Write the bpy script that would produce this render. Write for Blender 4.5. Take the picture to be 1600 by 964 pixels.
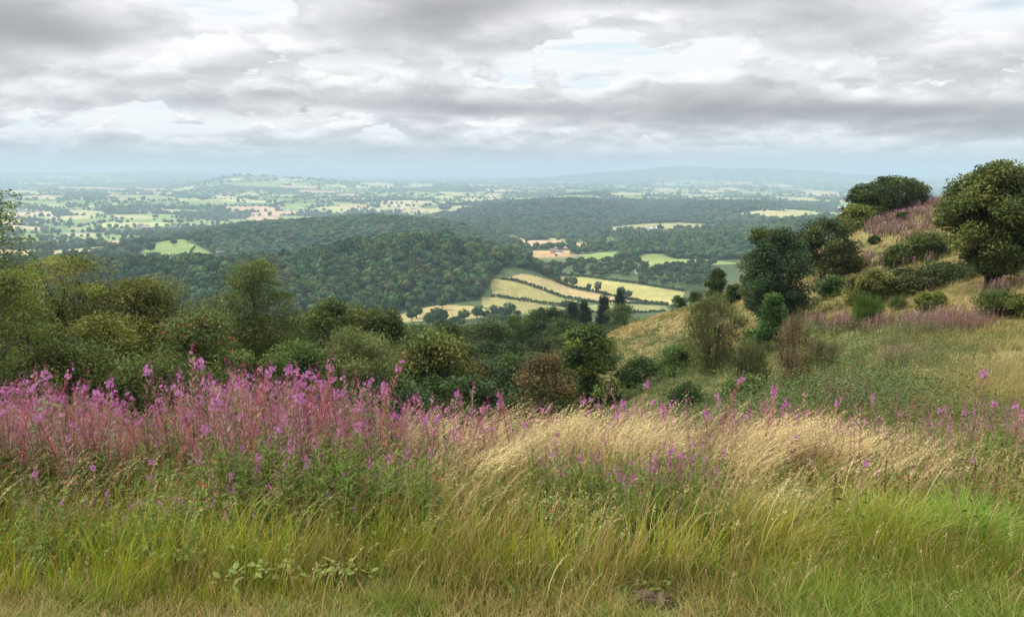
import bpy, math, random
import numpy as np

SC = bpy.context.scene
for o in list(bpy.data.objects):
    bpy.data.objects.remove(o)
PI = math.pi
RNG = np.random.default_rng(11)

# ------------------------------------------------------------------ camera
F = 1331.0                                  # focal length in pixels of the 1600 px wide photograph
TP = 217.0 / F
PITCH = math.atan(TP)
CP, SP = math.cos(PITCH), math.sin(PITCH)
cam_d = bpy.data.cameras.new('camera')
cam = bpy.data.objects.new('camera', cam_d)
SC.collection.objects.link(cam)
SC.camera = cam
cam.location = (0, 0, 0)
cam.rotation_euler = (PI / 2 - PITCH, 0, 0)
cam_d.sensor_width = 36.0
cam_d.lens = 36.0 * F / 1600.0
cam_d.clip_start = 0.1
cam_d.clip_end = 300000.0

# ------------------------------------------------------------------ render, exposure
SC.render.engine = 'CYCLES'
SC.view_settings.view_transform = 'Standard'
SC.view_settings.look = 'None'
SC.view_settings.exposure = 0.30
SC.view_settings.gamma = 1.0
SC.view_settings.use_curve_mapping = False
SC.cycles.max_bounces = 6
SC.cycles.diffuse_bounces = 3
SC.cycles.transmission_bounces = 3
SC.cycles.volume_bounces = 1
SC.cycles.transparent_max_bounces = 4
SC.cycles.caustics_reflective = False
SC.cycles.caustics_refractive = False
SC.cycles.use_denoising = True
SC.cycles.sample_clamp_indirect = 4.0

# ------------------------------------------------------------------ sun and sky
SUN_EL, SUN_AZ = math.radians(45), math.radians(-78)      # azimuth from +Y towards +X: on the left
sd = bpy.data.lights.new('sun', 'SUN')
sun = bpy.data.objects.new('sun', sd)
SC.collection.objects.link(sun)
sd.energy = 4.0
sd.angle = math.radians(9)
sd.color = (1.0, 0.95, 0.87)
sun.rotation_euler = (PI / 2 - SUN_EL, 0, -SUN_AZ + PI)
sun.location = (0, 0, 50)

world = bpy.data.worlds.new('World')
SC.world = world
world.use_nodes = True
NT = world.node_tree
NT.nodes.clear()


class G:
    """small helper that wires math nodes"""
    def __init__(s, nt):
        s.nt = nt

    def n(s, t, **kw):
        nd = s.nt.nodes.new(t)
        for k, v in kw.items():
            setattr(nd, k, v)
        return nd

    def put(s, sock, v):
        if hasattr(v, 'is_output') or isinstance(v, bpy.types.NodeSocket):
            s.nt.links.new(v, sock)
        elif isinstance(v, (tuple, list)):
            sock.default_value = tuple(v) if len(v) == len(sock.default_value) else tuple(v) + (1.0,)
        else:
            sock.default_value = v

    def m(s, op, a, b=0.0, c=None, clamp=False):
        nd = s.n('ShaderNodeMath', operation=op)
        nd.use_clamp = clamp
        s.put(nd.inputs[0], a)
        s.put(nd.inputs[1], b)
        if c is not None:
            s.put(nd.inputs[2], c)
        return nd.outputs[0]

    def xyz(s, x, y, z):
        nd = s.n('ShaderNodeCombineXYZ')
        for i, v in enumerate((x, y, z)):
            s.put(nd.inputs[i], v)
        return nd.outputs[0]

    def noise(s, vec, scale, detail=6, rough=0.55, dist=0.0, dims='3D'):
        nd = s.n('ShaderNodeTexNoise', noise_dimensions=dims)
        s.put(nd.inputs['Vector'], vec)
        nd.inputs['Scale'].default_value = scale
        nd.inputs['Detail'].default_value = detail
        nd.inputs['Roughness'].default_value = rough
        nd.inputs['Distortion'].default_value = dist
        return nd.outputs['Fac']

    def mix(s, f, a, b, mode='MIX'):
        nd = s.n('ShaderNodeMix', data_type='RGBA', blend_type=mode)
        s.put(nd.inputs[0], f)
        s.put(nd.inputs[6], a)
        s.put(nd.inputs[7], b)
        return nd.outputs[2]

    def ramp(s, f, stops):
        nd = s.n('ShaderNodeValToRGB')
        el = nd.color_ramp.elements
        while len(el) > 1:
            el.remove(el[-1])
        el[0].position, el[0].color = stops[0][0], tuple(stops[0][1]) + (1.0,)
        for p, c in stops[1:]:
            e = el.new(p)
            e.color = tuple(c) + (1.0,)
        s.put(nd.inputs[0], f)
        return nd.outputs[0]

    def smooth(s, v, a, b):
        nd = s.n('ShaderNodeMapRange', interpolation_type='SMOOTHSTEP')
        s.put(nd.inputs[0], v)
        nd.inputs[1].default_value = a
        nd.inputs[2].default_value = b
        return nd.outputs[0]


def sky_world():
    g = G(NT)
    tc = g.n('ShaderNodeTexCoord')
    sp = g.n('ShaderNodeSeparateXYZ')
    NT.links.new(tc.outputs['Generated'], sp.inputs[0])
    x, y, z = sp.outputs
    zc = g.m('MAXIMUM', z, 0.0)
    az = g.m('ARCTAN2', x, y)
    X = g.m('DIVIDE', g.m('MULTIPLY', az, 3.6), g.m('ADD', zc, 0.24))
    Y = g.m('MULTIPLY', g.m('LOGARITHM', g.m('ADD', zc, 0.04), math.e), 3.3)
    big = g.noise(g.xyz(g.m('MULTIPLY', g.m('ADD', X, 9.1), 0.6), Y, 2.0), 0.45, 1, 0.5, 0.0, '2D')
    den = g.m('ADD', g.m('MULTIPLY', big, 0.7), 0.15)
    # cloud banks and breaks where the sky has them: azimuth, sine of elevation, widths, amount
    def at(u, v):
        b = (482 - v) / F
        d = np.array([(u - 800) / F, b * SP + CP, b * CP - SP])
        d /= np.linalg.norm(d)
        return math.atan2(d[0], d[1]), d[2]
    plane = g.xyz(az, z, 0.0)
    for (u, v, du, dv, amp) in ((930, 5, 260, 34, 0.17), (640, 25, 150, 30, 0.06), (100, 90, 260, 60, 0.05), (640, 130, 260, 10, -0.06), (960, 72, 160, 22, 0.045),
                                (1240, 130, 40, 14, -0.09), (1430, 125, 70, 32, -0.08), (1560, 6, 60, 12, -0.22), (1500, 168, 130, 12, 0.10), (730, 170, 110, 14, 0.10)):
        a0, z0 = at(u, v)
        k0, k1 = 0.837 * F / du, 0.837 * F / dv
        p = g.n('ShaderNodeVectorMath', operation='MULTIPLY_ADD')
        g.put(p.inputs[0], plane); g.put(p.inputs[1], (k0, k1, 0.0)); g.put(p.inputs[2], (-a0 * k0, -z0 * k1, 0.0))
        q = g.n('ShaderNodeVectorMath', operation='DOT_PRODUCT')
        g.put(q.inputs[0], p.outputs[0]); g.put(q.inputs[1], p.outputs[0])
        den = g.m('MULTIPLY_ADD', g.m('POWER', 0.36788, q.outputs['Value']), amp, den)
    sky = g.n('ShaderNodeTexSky', sky_type='NISHITA')
    sky.sun_disc = False
    sky.sun_elevation = SUN_EL
    sky.sun_rotation = SUN_AZ
    sky.altitude = 300
    sky.air_density = 1.0
    sky.dust_density = 1.5
    def billow(vec, scale, detail):
        nd = g.n('ShaderNodeTexVoronoi', voronoi_dimensions='2D', feature='F1', normalize=True)
        g.put(nd.inputs['Vector'], vec)
        nd.inputs['Scale'].default_value = scale
        nd.inputs['Detail'].default_value = detail
        nd.inputs['Roughness'].default_value = 0.48
        nd.inputs['Lacunarity'].default_value = 2.1
        return g.m('SUBTRACT', 1.0, nd.outputs['Distance'])
    sheet = g.noise(g.xyz(g.m('MULTIPLY', az, 5.0), g.m('MULTIPLY', z, 36.0), 7.0), 1.0, 4, 0.55, 0.0, '2D')
    col = g.ramp(g.m('ADD', g.m('MULTIPLY', sheet, 0.6), g.m('MULTIPLY', den, 0.4)), ((0.34, (0.66, 0.74, 0.79)), (0.40, (0.78, 0.805, 0.82)), (0.51, (0.79, 0.80, 0.805)), (0.62, (0.58, 0.59, 0.605))))
    for (kx, ky, ox, oz, lo, hi, z0, z1, amt) in DECKS:
        base = g.n('ShaderNodeVectorMath', operation='MULTIPLY_ADD')
        g.put(base.inputs[0], plane); g.put(base.inputs[1], (kx, ky, 0.0)); g.put(base.inputs[2], (ox, oz, 0.0))
        wob = g.m('SUBTRACT', g.noise(base.outputs[0], 1.6, 3, 0.6, 0.0, '2D'), 0.5)
        bent = g.n('ShaderNodeVectorMath', operation='MULTIPLY_ADD')
        g.put(bent.inputs[0], wob); g.put(bent.inputs[1], (0.8, 0.4, 0.0)); g.put(bent.inputs[2], base.outputs[0])
        up = g.n('ShaderNodeVectorMath', operation='ADD')
        g.put(up.inputs[0], bent.outputs[0]); g.put(up.inputs[1], (0.0, 0.26, 0.0))
        upb = g.n('ShaderNodeVectorMath', operation='ADD')
        g.put(upb.inputs[0], base.outputs[0]); g.put(upb.inputs[1], (0.0, 0.26, 0.0))
        def deck(flat, vec, d1, d2):
            return g.m('MULTIPLY_ADD', g.noise(flat, 0.8, d1, 0.55, 0.0, '2D'), 0.66, g.m('MULTIPLY', billow(vec, 1.25, d2), 0.34))
        na = deck(base.outputs[0], bent.outputs[0], 7, 2)
        nb = deck(upb.outputs[0], up.outputs[0], 1, 1)
        body = g.m('ADD', na, g.m('MULTIPLY', g.m('SUBTRACT', den, 0.5), 0.7))
        win = g.m('MULTIPLY', g.smooth(z, z0, z0 + 0.03), g.m('SUBTRACT', 1.0, g.smooth(z, z1, z1 + 0.04)))
        mask = g.m('MULTIPLY', g.m('MULTIPLY', g.smooth(body, lo, hi), amt), win)
        lit = g.m('ADD', 0.50, g.m('MULTIPLY', g.m('SUBTRACT', na, nb), 3.0), clamp=True)
        thick = g.smooth(body, hi, hi + 0.20)
        cc = g.ramp(lit, ((0.0, (0.40, 0.41, 0.43)), (0.34, (0.53, 0.54, 0.555)), (0.56, (0.67, 0.675, 0.69)), (0.85, (0.92, 0.92, 0.915))))
        cc = g.mix(g.m('MULTIPLY', thick, 0.36), cc, (0.40, 0.405, 0.425))
        col = g.mix(mask, col, cc)
    col = g.mix(g.m('MULTIPLY', g.smooth(den, 0.55, 0.74), 0.75), col, (0.25, 0.25, 0.26))
    add = g.n('ShaderNodeVectorMath', operation='ADD')
    g.put(add.inputs[0], col)
    # low veil of distant air above the skyline
    veil = g.m('SUBTRACT', 1.0, g.smooth(z, 0.0, 0.050))
    c2 = g.mix(g.m('MULTIPLY', veil, 0.92), add.outputs[0], (0.43, 0.49, 0.54))
    # an overcast sky is about three times as bright overhead as at the skyline
    zen = g.m('ADD', 1.0, g.m('MULTIPLY', g.smooth(z, 0.20, 0.95), ZENITH))
    c3 = g.n('ShaderNodeVectorMath', operation='SCALE')
    g.put(c3.inputs[0], c2)
    g.put(c3.inputs[3], g.m('MULTIPLY', zen, 10.0))
    gap = g.m('MULTIPLY', g.m('SUBTRACT', 1.0, g.smooth(den, 0.12, 0.30)), 0.7)
    c4 = g.mix(gap, c3.outputs[0], sky.outputs[0])
    bg = g.n('ShaderNodeBackground')
    NT.links.new(c4, bg.inputs[0])
    bg.inputs[1].default_value = 0.1
    out = g.n('ShaderNodeOutputWorld')
    NT.links.new(bg.outputs[0], out.inputs[0])


ZENITH = 1.8
DECKS = (      # rows of cloud, farthest first: features per radian across and up, offsets, threshold, lowest and highest sine of elevation
    (17.0, 50.0, 2.2, 5.1, 0.46, 0.53, -0.02, 0.085, 0.82), (11.0, 27.0, 12.9, 3.3, 0.47, 0.51, 0.045, 0.135, 0.84), (5.6, 15.0, 31.2, 8.7, 0.45, 0.52, 0.105, 0.6, 0.84))
sky_world()
HAZE_DENSITY = 1.2e-4
HAZE_COLOR = (0.44, 0.575, 0.70)

# ------------------------------------------------------------------ numbers: noise, projection
def _hash(ix, iy, s):
    n = (ix * 374761393 + iy * 668265263 + s * 144269504) & 0xffffffff
    n = ((n ^ (n >> 13)) * 1274126177) & 0xffffffff
    n = ((n ^ (n >> 15)) * 1103515245) & 0xffffffff
    return ((n ^ (n >> 16)) & 0xffffff) / 16777216.0


def vnoise(x, y, s=0):
    x = np.asarray(x, float); y = np.asarray(y, float)
    ix = np.floor(x).astype(np.int64); iy = np.floor(y).astype(np.int64)
    fx = x - ix; fy = y - iy
    fx = fx * fx * (3 - 2 * fx); fy = fy * fy * (3 - 2 * fy)
    a = _hash(ix, iy, s) * (1 - fx) + _hash(ix + 1, iy, s) * fx
    b = _hash(ix, iy + 1, s) * (1 - fx) + _hash(ix + 1, iy + 1, s) * fx
    return a * (1 - fy) + b * fy


def fbm(x, y, s=0, o=4):
    r = 0; a = 0.5; t = 0
    for k in range(o):
        r = r + a * vnoise(np.asarray(x) * 2 ** k, np.asarray(y) * 2 ** k, s + k * 17); t += a; a *= 0.5
    return r / t


def sstep(a, b, v):
    t = np.clip((np.asarray(v, float) - a) / (b - a), 0, 1)
    return t * t * (3 - 2 * t)


def tanv(v):
    b = (482 - v) / F
    return (b * CP - SP) / (b * SP + CP)


def at(u, v, Y):
    b = (482 - v) / F
    k = b * SP + CP
    return np.array([(u - 800) / F / k * Y, Y, (b * CP - SP) / k * Y])


def uv_of(x, y, z):
    d = y * CP - z * SP
    return 800 + F * x / d, 482 - F * (y * SP + z * CP) / d


# ------------------------------------------------------------------ the lie of the land
FAR = [(5600, -188), (8000, -207), (15000, -228), (30000, -278), (45000, -365), (70000, -600)]
COLS = {      # column of the view: (distance, row where the ground shows, or its height when negative)
    -250: [(14, 720), (42, 650), (100, 600), (250, -66), (500, -108), (700, -122), (900, 425), (1050, 428), (1300, 408), (1500, -150), (2000, -162)],
    100: [(14, 722), (42, 645), (100, 592), (250, -66), (500, -108), (700, -124), (900, 420), (1050, 427), (1300, 407), (1450, 393), (1600, 388), (2000, 370)],
    250: [(14, 735), (42, 655), (100, 598), (250, -64), (500, -106), (700, -124), (900, 418), (1050, 424), (1280, 406), (1450, 378), (1600, 380), (2000, 366)],
    400: [(14, 740), (42, 660), (100, 602), (250, 540), (500, -104), (720, -124), (900, 416), (1050, 420), (1250, 402), (1600, 353), (1900, 358), (2500, 352)],
    600: [(14, 740), (33, 722), (60, 688), (100, 628), (250, 540), (480, -98), (740, 492), (870, 428), (1020, 377), (1200, 386), (1600, 346), (2000, 354), (2600, 348)],
    700: [(14, 738), (33, 722), (60, 690), (100, 630), (150, 590), (250, 542), (480, -98), (770, 480), (880, 425), (1000, 378), (1200, 389), (1600, 352), (2100, 352), (2500, 337)],
    800: [(14, 730), (33, 716), (60, 688), (100, 612), (150, 578), (250, 545), (480, -100), (815, 467), (880, 430), (950, 402), (1080, 420), (1200, 404), (1400, 386), (1600, 374), (2000, 352), (2500, 326)],
    880: [(14, 722), (33, 712), (60, 682), (100, 595), (150, 565), (250, 548), (480, -102), (850, 470), (950, 441), (1080, 422), (1230, 400), (1400, 388), (1600, 375), (2000, 350), (2500, 323)],
    940: [(14, 712), (33, 703), (60, 655), (95, 556), (115, 530), (150, 545), (300, -72), (500, -104), (840, 474), (1000, 437), (1100, 419), (1230, 400), (1450, 386), (1750, 365), (2100, 348), (2500, 323)],
    1000: [(14, 700), (33, 690), (60, 620), (90, 540), (110, 503), (140, 530), (300, -78), (500, -106), (850, 472), (1000, 438), (1080, 421), (1180, 408), (1350, 381), (1500, 380), (1800, 361), (1950, 349), (2500, 325)],
    1100: [(14, 690), (22, 680), (33, 656), (55, 590), (80, 520), (100, 471), (130, 500), (250, -66), (500, -108), (850, 470), (1000, 438), (1150, 411), (1400, 371), (1600, 370), (1850, 356), (2100, 347), (2500, 327)],
    1180: [(14, 682), (22, 664), (33, 638), (52, 560), (74, 495), (97, 432), (125, 462), (250, -66), (500, -108), (850, 470), (1000, 438), (1150, 411), (1450, 361), (1600, 368), (1900, 350), (2500, 328)],
    1250: [(14, 678), (22, 650), (33, 622), (50, 545), (70, 482), (98, 403), (125, 436), (250, -65), (500, -110), (850, -124), (1150, 410), (1500, 345), (1900, 346), (2300, 331), (2600, 330)],
    1400: [(14, 660), (20, 612), (30, 562), (45, 502), (60, 452), (80, 395), (106, 331), (132, 360), (250, -60), (500, -112), (850, -126), (1150, 410), (1500, 350), (1900, 346), (2600, 332)],
    1500: [(14, 650), (20, 600), (31, 540), (43, 487), (60, 425), (80, 362), (100, 305), (130, 340), (250, -52), (500, -112), (850, -130), (1200, -140), (2000, -160)],
    1600: [(14, 640), (20, 588), (32, 520), (42, 472), (60, 402), (80, 345), (95, 297), (130, 325), (250, -45), (500, -112), (850, -130), (1200, -140), (2000, -160)],
    1900: [(14, 610), (20, 550), (32, 470), (42, 420), (60, 360), (80, 300), (95, 270), (130, 300), (250, -40), (500, -112), (850, -130), (1200, -140), (2000, -160)],
}
def stretch(Y):
    return Y if Y <= 1150 else 1150 + (Y - 1150) * 1.9


LY = np.linspace(math.log(9.0), math.log(70000.0), 900)


def _table():
    us = np.array(sorted(COLS), float)
    T = []
    for u in us:
        pts = [(stretch(Y), (tanv(v) * stretch(Y) if v > 0 else v)) for Y, v in COLS[int(u)]] + FAR
        pts = [(9.0, -3.35)] + pts
        ly = np.log([p[0] for p in pts])
        tt = np.array([p[1] / p[0] for p in pts])
        # cubic Hermite with limited slopes
        h = np.diff(ly); d = np.diff(tt) / h
        m = np.zeros_like(tt)
        for i in range(1, len(tt) - 1):
            if d[i - 1] * d[i] > 0:
                w1 = 2 * h[i] + h[i - 1]; w2 = h[i] + 2 * h[i - 1]
                m[i] = (w1 + w2) / (w1 / d[i - 1] + w2 / d[i])
        i = np.clip(np.searchsorted(ly, LY, side='right') - 1, 0, len(h) - 1)
        t = (LY - ly[i]) / h[i]
        v = ((1 + 2 * t) * (1 - t) ** 2 * tt[i] + t * (1 - t) ** 2 * h[i] * m[i] + t * t * (3 - 2 * t) * tt[i + 1] + t * t * (t - 1) * h[i] * m[i + 1])
        T.append(v)
    T = np.array(T)
    ua = np.linspace(-400, 2000, 601)
    A = np.empty((len(ua), len(LY)))
    for k in range(len(LY)):
        A[:, k] = np.interp(ua, us, T[:, k])
    ker = np.exp(-0.5 * (np.arange(-12, 13) / 4.5) ** 2); ker /= ker.sum()      # soften across columns
    P = np.pad(A, ((12, 12), (0, 0)), mode='edge')
    A = sum(ker[j] * P[j:j + len(ua)] for j in range(25))
    return ua, A


UA, TAB = _table()


def _bump(u, Y, u0, Y0, su, sy, h):
    return h * np.exp(-0.5 * ((u - u0) / su) ** 2 - 0.5 * ((Y - Y0) / sy) ** 2)


def height(x, y):
    x = np.asarray(x, float); y = np.asarray(y, float)
    ye = np.maximum(y, 9.0)
    u = 800 + F * 0.985 * x / ye
    iu = np.clip((u + 400) / 4.0, 0, len(UA) - 1.001); il = np.clip((np.log(ye) - LY[0]) / (LY[1] - LY[0]), 0, len(LY) - 1.001)
    i0 = iu.astype(int); j0 = il.astype(int); fu = iu - i0; fl = il - j0
    t = (TAB[i0, j0] * (1 - fu) + TAB[i0 + 1, j0] * fu) * (1 - fl) + (TAB[i0, j0 + 1] * (1 - fu) + TAB[i0 + 1, j0 + 1] * fu) * fl
    z = t * ye
    zn = -1.75 - 0.14 * y - 0.028 * np.maximum(0, y - 5) ** 1.9
    w = sstep(8.0, 14.0, y)
    z = zn * (1 - w) + z * w
    # small unevenness near, rolling country far
    z = z + (fbm(x / 1.3, y / 1.3, 3, 3) - 0.5) * 0.10 * sstep(-2, 4, y) * (1 - sstep(60, 150, y))
    z = z + (fbm(x / 7.0, y / 7.0, 5, 3) - 0.5) * 0.9 * sstep(14, 30, y) * (1 - sstep(300, 600, y))
    z = z + (fbm(x / 1300.0, y / 1300.0, 8, 4) - 0.5) * 46 * sstep(4200, 6500, y)
    z = z + (fbm(x / 5200.0, y / 3600.0, 12, 3) - 0.5) * 120 * sstep(5000, 10000, y) * (1 - 0.6 * sstep(16000, 30000, y))
    z = z + _bump(u, y, 392, 9200, 62, 900, 125) + _bump(u, y, 500, 9800, 70, 800, 75) + _bump(u, y, 935, 5600, 55, 380, 40)
    z = z + _bump(u, y, 1045, 16500, 40, 1000, 76) + _bump(u, y, 1030, 16500, 140, 1200, 166) + _bump(u, y, 930, 16700, 50, 1200, 42) + _bump(u, y, 1170, 16500, 90, 1200, 108) + _bump(u, y, 1295, 16800, 90, 1200, 95)
    z = z + _bump(u, y, 60, 18500, 300, 3500, 175) + _bump(u, y, 280, 21000, 60, 2500, 95)
    z = z + _bump(u, y, 880, 3500, 55, 420, 26) + _bump(u, y, 1140, 3500, 60, 420, 24) + _bump(u, y, 745, 3300, 40, 380, 16) - _bump(u, y, 1010, 3500, 40, 500, 14)
    z = z + _bump(u, y, 590, 2050, 70, 200, 7) - _bump(u, y, 480, 1350, 90, 160, 14) - _bump(u, y, 640, 1350, 60, 140, 16)
    return z


def ground(u, Y):
    """world point on the ground under column u at distance Y"""
    v = 450.0
    for _ in range(6):
        b = (482 - v) / F
        x = (u - 800) / F / (b * SP + CP) * Y
        z = float(height(x, Y))
        v = float(uv_of(x, Y, z)[1])
    return np.array([x, Y, z])


def pick(u, v, y0=550.0, y1=60000.0):
    Ys = np.geomspace(y0, y1, 1800)
    b = (482 - v) / F
    k = b * SP + CP
    zg = height((u - 800) / F / k * Ys, Ys)
    hit = np.nonzero(Ys * tanv(v) <= zg)[0]
    Y = Ys[hit[0]] if len(hit) else y1
    p = at(u, v, Y)
    p[2] = float(height(p[0], p[1]))
    return p


def inside(poly, x, y):
    r = np.zeros(np.shape(x), bool)
    n = len(poly)
    for i in range(n):
        x0, y0 = poly[i]; x1, y1 = poly[(i + 1) % n]
        if y0 == y1:
            continue
        c = (y0 > y) != (y1 > y)
        r ^= c & (x < (x1 - x0) * (y - y0) / (y1 - y0) + x0)
    return r


# ------------------------------------------------------------------ building meshes
def make_mesh(name, V, quads=None, tris=None, col=None, mats=(), midx=None, smooth=False):
    V = np.asarray(V, np.float32).reshape(-1, 3)
    q = np.zeros((0, 4), np.int32) if quads is None else np.asarray(quads, np.int32).reshape(-1, 4)
    t = np.zeros((0, 3), np.int32) if tris is None else np.asarray(tris, np.int32).reshape(-1, 3)
    me = bpy.data.meshes.new(name)
    me.vertices.add(len(V))
    me.vertices.foreach_set('co', V.ravel())
    nl = q.size + t.size
    me.loops.add(nl)
    me.loops.foreach_set('vertex_index', np.concatenate([q.ravel(), t.ravel()]))
    me.polygons.add(len(q) + len(t))
    st = np.concatenate([np.arange(len(q)) * 4, q.size + np.arange(len(t)) * 3]).astype(np.int32)
    me.polygons.foreach_set('loop_start', st)
    if midx is not None:
        me.polygons.foreach_set('material_index', np.asarray(midx, np.int32))
    if smooth:
        me.polygons.foreach_set('use_smooth', np.ones(len(q) + len(t), bool))
    if col is not None:
        at_ = me.color_attributes.new('Col', 'FLOAT_COLOR', 'POINT')
        c = np.ones((len(V), 4), np.float32)
        c[:, :3] = np.asarray(col, np.float32).reshape(-1, 3)
        at_.data.foreach_set('color', c.ravel())
    for m in mats:
        me.materials.append(m)
    me.update(calc_edges=True)
    return me


class Acc:
    """collects pieces of ONE mesh"""
    def __init__(s):
        s.V = []; s.Q = []; s.T = []; s.C = []; s.n = 0

    def add(s, V, quads=None, tris=None, col=(1, 1, 1)):
        V = np.asarray(V, float).reshape(-1, 3)
        if quads is not None:
            s.Q.append(np.asarray(quads).reshape(-1, 4) + s.n)
        if tris is not None:
            s.T.append(np.asarray(tris).reshape(-1, 3) + s.n)
        c = np.asarray(col, float)
        s.C.append(np.broadcast_to(c, (len(V), 3)) if c.ndim == 1 else c.reshape(-1, 3))
        s.V.append(V); s.n += len(V)
        return s

    def arrays(s):
        return (np.concatenate(s.V), np.concatenate(s.Q) if s.Q else np.zeros((0, 4), int),
                np.concatenate(s.T) if s.T else np.zeros((0, 3), int), np.concatenate(s.C))

    def mesh(s, name, mat, smooth=False):
        V, Q, T, C = s.arrays()
        return make_mesh(name, V, Q, T, C, [mat], None, smooth)


def link(o):
    SC.collection.objects.link(o)
    return o


def obj(name, me, parent=None, **props):
    o = link(bpy.data.objects.new(name, me))
    if parent is not None:
        o.parent = parent
    for k, v in props.items():
        o[k] = v
    return o


def thing(name, label, cat, loc, rz=0.0, sc=None, group=None):
    o = link(bpy.data.objects.new(name, None))
    o.empty_display_size = 0.2
    o.location = tuple(float(c) for c in loc)
    o.rotation_euler = (0, 0, rz)
    if sc is not None:
        o.scale = sc
    o['label'] = label; o['category'] = cat
    if group:
        o['group'] = group
    return o


def copy_thing(src, loc, rz, sc, label=None, group=None):
    r = src.copy(); link(r)
    r.location = tuple(float(c) for c in loc); r.rotation_euler = (0, 0, rz); r.scale = sc
    if label:
        r['label'] = label
    if group:
        r['group'] = group
    for ch in list(src.children):
        c = ch.copy(); link(c); c.parent = r
        for gch in list(ch.children):
            d = gch.copy(); link(d); d.parent = c
    return r


# ------------------------------------------------------------------ materials
def mat_leaf(name, trans=0.3, rough=0.55, spec=0.25, nscale=0.0, tint=(1.15, 1.1, 0.6), objvar=0.0):
    m = bpy.data.materials.new(name); m.use_nodes = True
    nt = m.node_tree; nt.nodes.clear(); g = G(nt)
    a = g.n('ShaderNodeAttribute', attribute_name='Col')
    c = a.outputs['Color']
    if nscale:
        tc = g.n('ShaderNodeTexCoord')
        f = g.noise(tc.outputs['Object'], nscale, 3, 0.6)
        c = g.mix(1.0, c, g.ramp(f, ((0.3, (0.72, 0.72, 0.72)), (0.7, (1.28, 1.28, 1.28)))), 'MULTIPLY')
    if objvar:
        oi = g.n('ShaderNodeObjectInfo')
        c = g.mix(1.0, c, g.ramp(oi.outputs['Random'], ((0.0, (1 - objvar, 1 - objvar * .8, 1 - objvar)), (1.0, (1 + objvar, 1 + objvar * .8, 1 + objvar * .3)))), 'MULTIPLY')
    p = g.n('ShaderNodeBsdfPrincipled')
    g.put(p.inputs['Base Color'], c)
    p.inputs['Roughness'].default_value = rough
    p.inputs['Specular IOR Level'].default_value = spec
    t = g.n('ShaderNodeBsdfTranslucent')
    g.put(t.inputs[0], g.mix(1.0, c, tint, 'MULTIPLY'))
    mx = g.n('ShaderNodeMixShader'); mx.inputs[0].default_value = trans
    nt.links.new(p.outputs[0], mx.inputs[1]); nt.links.new(t.outputs[0], mx.inputs[2])
    out = g.n('ShaderNodeOutputMaterial'); nt.links.new(mx.outputs[0], out.inputs[0])
    return m


def mat_solid(name, rough=0.85, nscale=4.0, amp=0.25, spec=0.15, bump=0.0, attr=True, col=(0.5, 0.5, 0.5)):
    m = bpy.data.materials.new(name); m.use_nodes = True
    nt = m.node_tree; g = G(nt)
    p = nt.nodes['Principled BSDF']
    if attr:
        c = g.n('ShaderNodeAttribute', attribute_name='Col').outputs['Color']
    else:
        r = g.n('ShaderNodeRGB'); r.outputs[0].default_value = tuple(col) + (1,); c = r.outputs[0]
    tc = g.n('ShaderNodeTexCoord')
    f = g.noise(tc.outputs['Object'], nscale, 6, 0.65)
    c = g.mix(1.0, c, g.ramp(f, ((0.3, (1 - amp,) * 3), (0.7, (1 + amp,) * 3))), 'MULTIPLY')
    g.put(p.inputs['Base Color'], c)
    p.inputs['Roughness'].default_value = rough
    p.inputs['Specular IOR Level'].default_value = spec
    if bump:
        b = g.n('ShaderNodeBump'); b.inputs['Strength'].default_value = bump
        nt.links.new(f, b.inputs['Height']); nt.links.new(b.outputs[0], p.inputs['Normal'])
    return m


def mat_ground():
    m = bpy.data.materials.new('ground_cover'); m.use_nodes = True
    nt = m.node_tree; g = G(nt)
    p = nt.nodes['Principled BSDF']
    c = g.n('ShaderNodeAttribute', attribute_name='Col').outputs['Color']
    geo = g.n('ShaderNodeNewGeometry')
    for sc, amp, d in ((0.012, 0.16, 6), (0.15, 0.20, 5), (3.0, 0.3, 4)):
        f = g.noise(geo.outputs['Position'], sc, d, 0.6)
        c = g.mix(1.0, c, g.ramp(f, ((0.32, (1 - amp,) * 3), (0.68, (1 + amp,) * 3))), 'MULTIPLY')
    g.put(p.inputs['Base Color'], c)
    p.inputs['Roughness'].default_value = 0.95
    p.inputs['Specular IOR Level'].default_value = 0.05
    return m


M_LEAF = mat_leaf('tree_leaves', 0.30, 0.6, 0.10, 0.0)
M_WOOD = mat_leaf('wood_canopy', 0.10, 0.9, 0.03, 0.0)
M_GRASS = mat_leaf('grass_blades', 0.36, 0.6, 0.06, 0.0, (1.1, 1.1, 0.7))
M_STRAW = mat_leaf('dry_grass_stalks', 0.24, 0.6, 0.08, 0.0, (1.05, 1.0, 0.8))
M_PETAL = mat_leaf('flower_petals', 0.4, 0.6, 0.1, 0.0, (1.1, 0.95, 1.1))
M_POD = mat_leaf('seed_pods', 0.18, 0.6, 0.05, 0.0, (1.05, 0.9, 0.9))
M_BARK = mat_solid('bark', 0.9, 9.0, 0.4, 0.1, 0.4)
M_GROUND = mat_ground()
M_STEM = mat_solid('stems', 0.7, 20.0, 0.2, 0.15)
M_BERRY = mat_solid('berries', 0.4, 8.0, 0.2, 0.4)
M_WALL = mat_solid('house_walls', 0.85, 0.3, 0.06)
M_ROOF = mat_solid('house_roofs', 0.8, 0.6, 0.15)
M_ROT = mat_solid('rotten_wood', 0.95, 14.0, 0.5, 0.05, 0.8)

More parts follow.
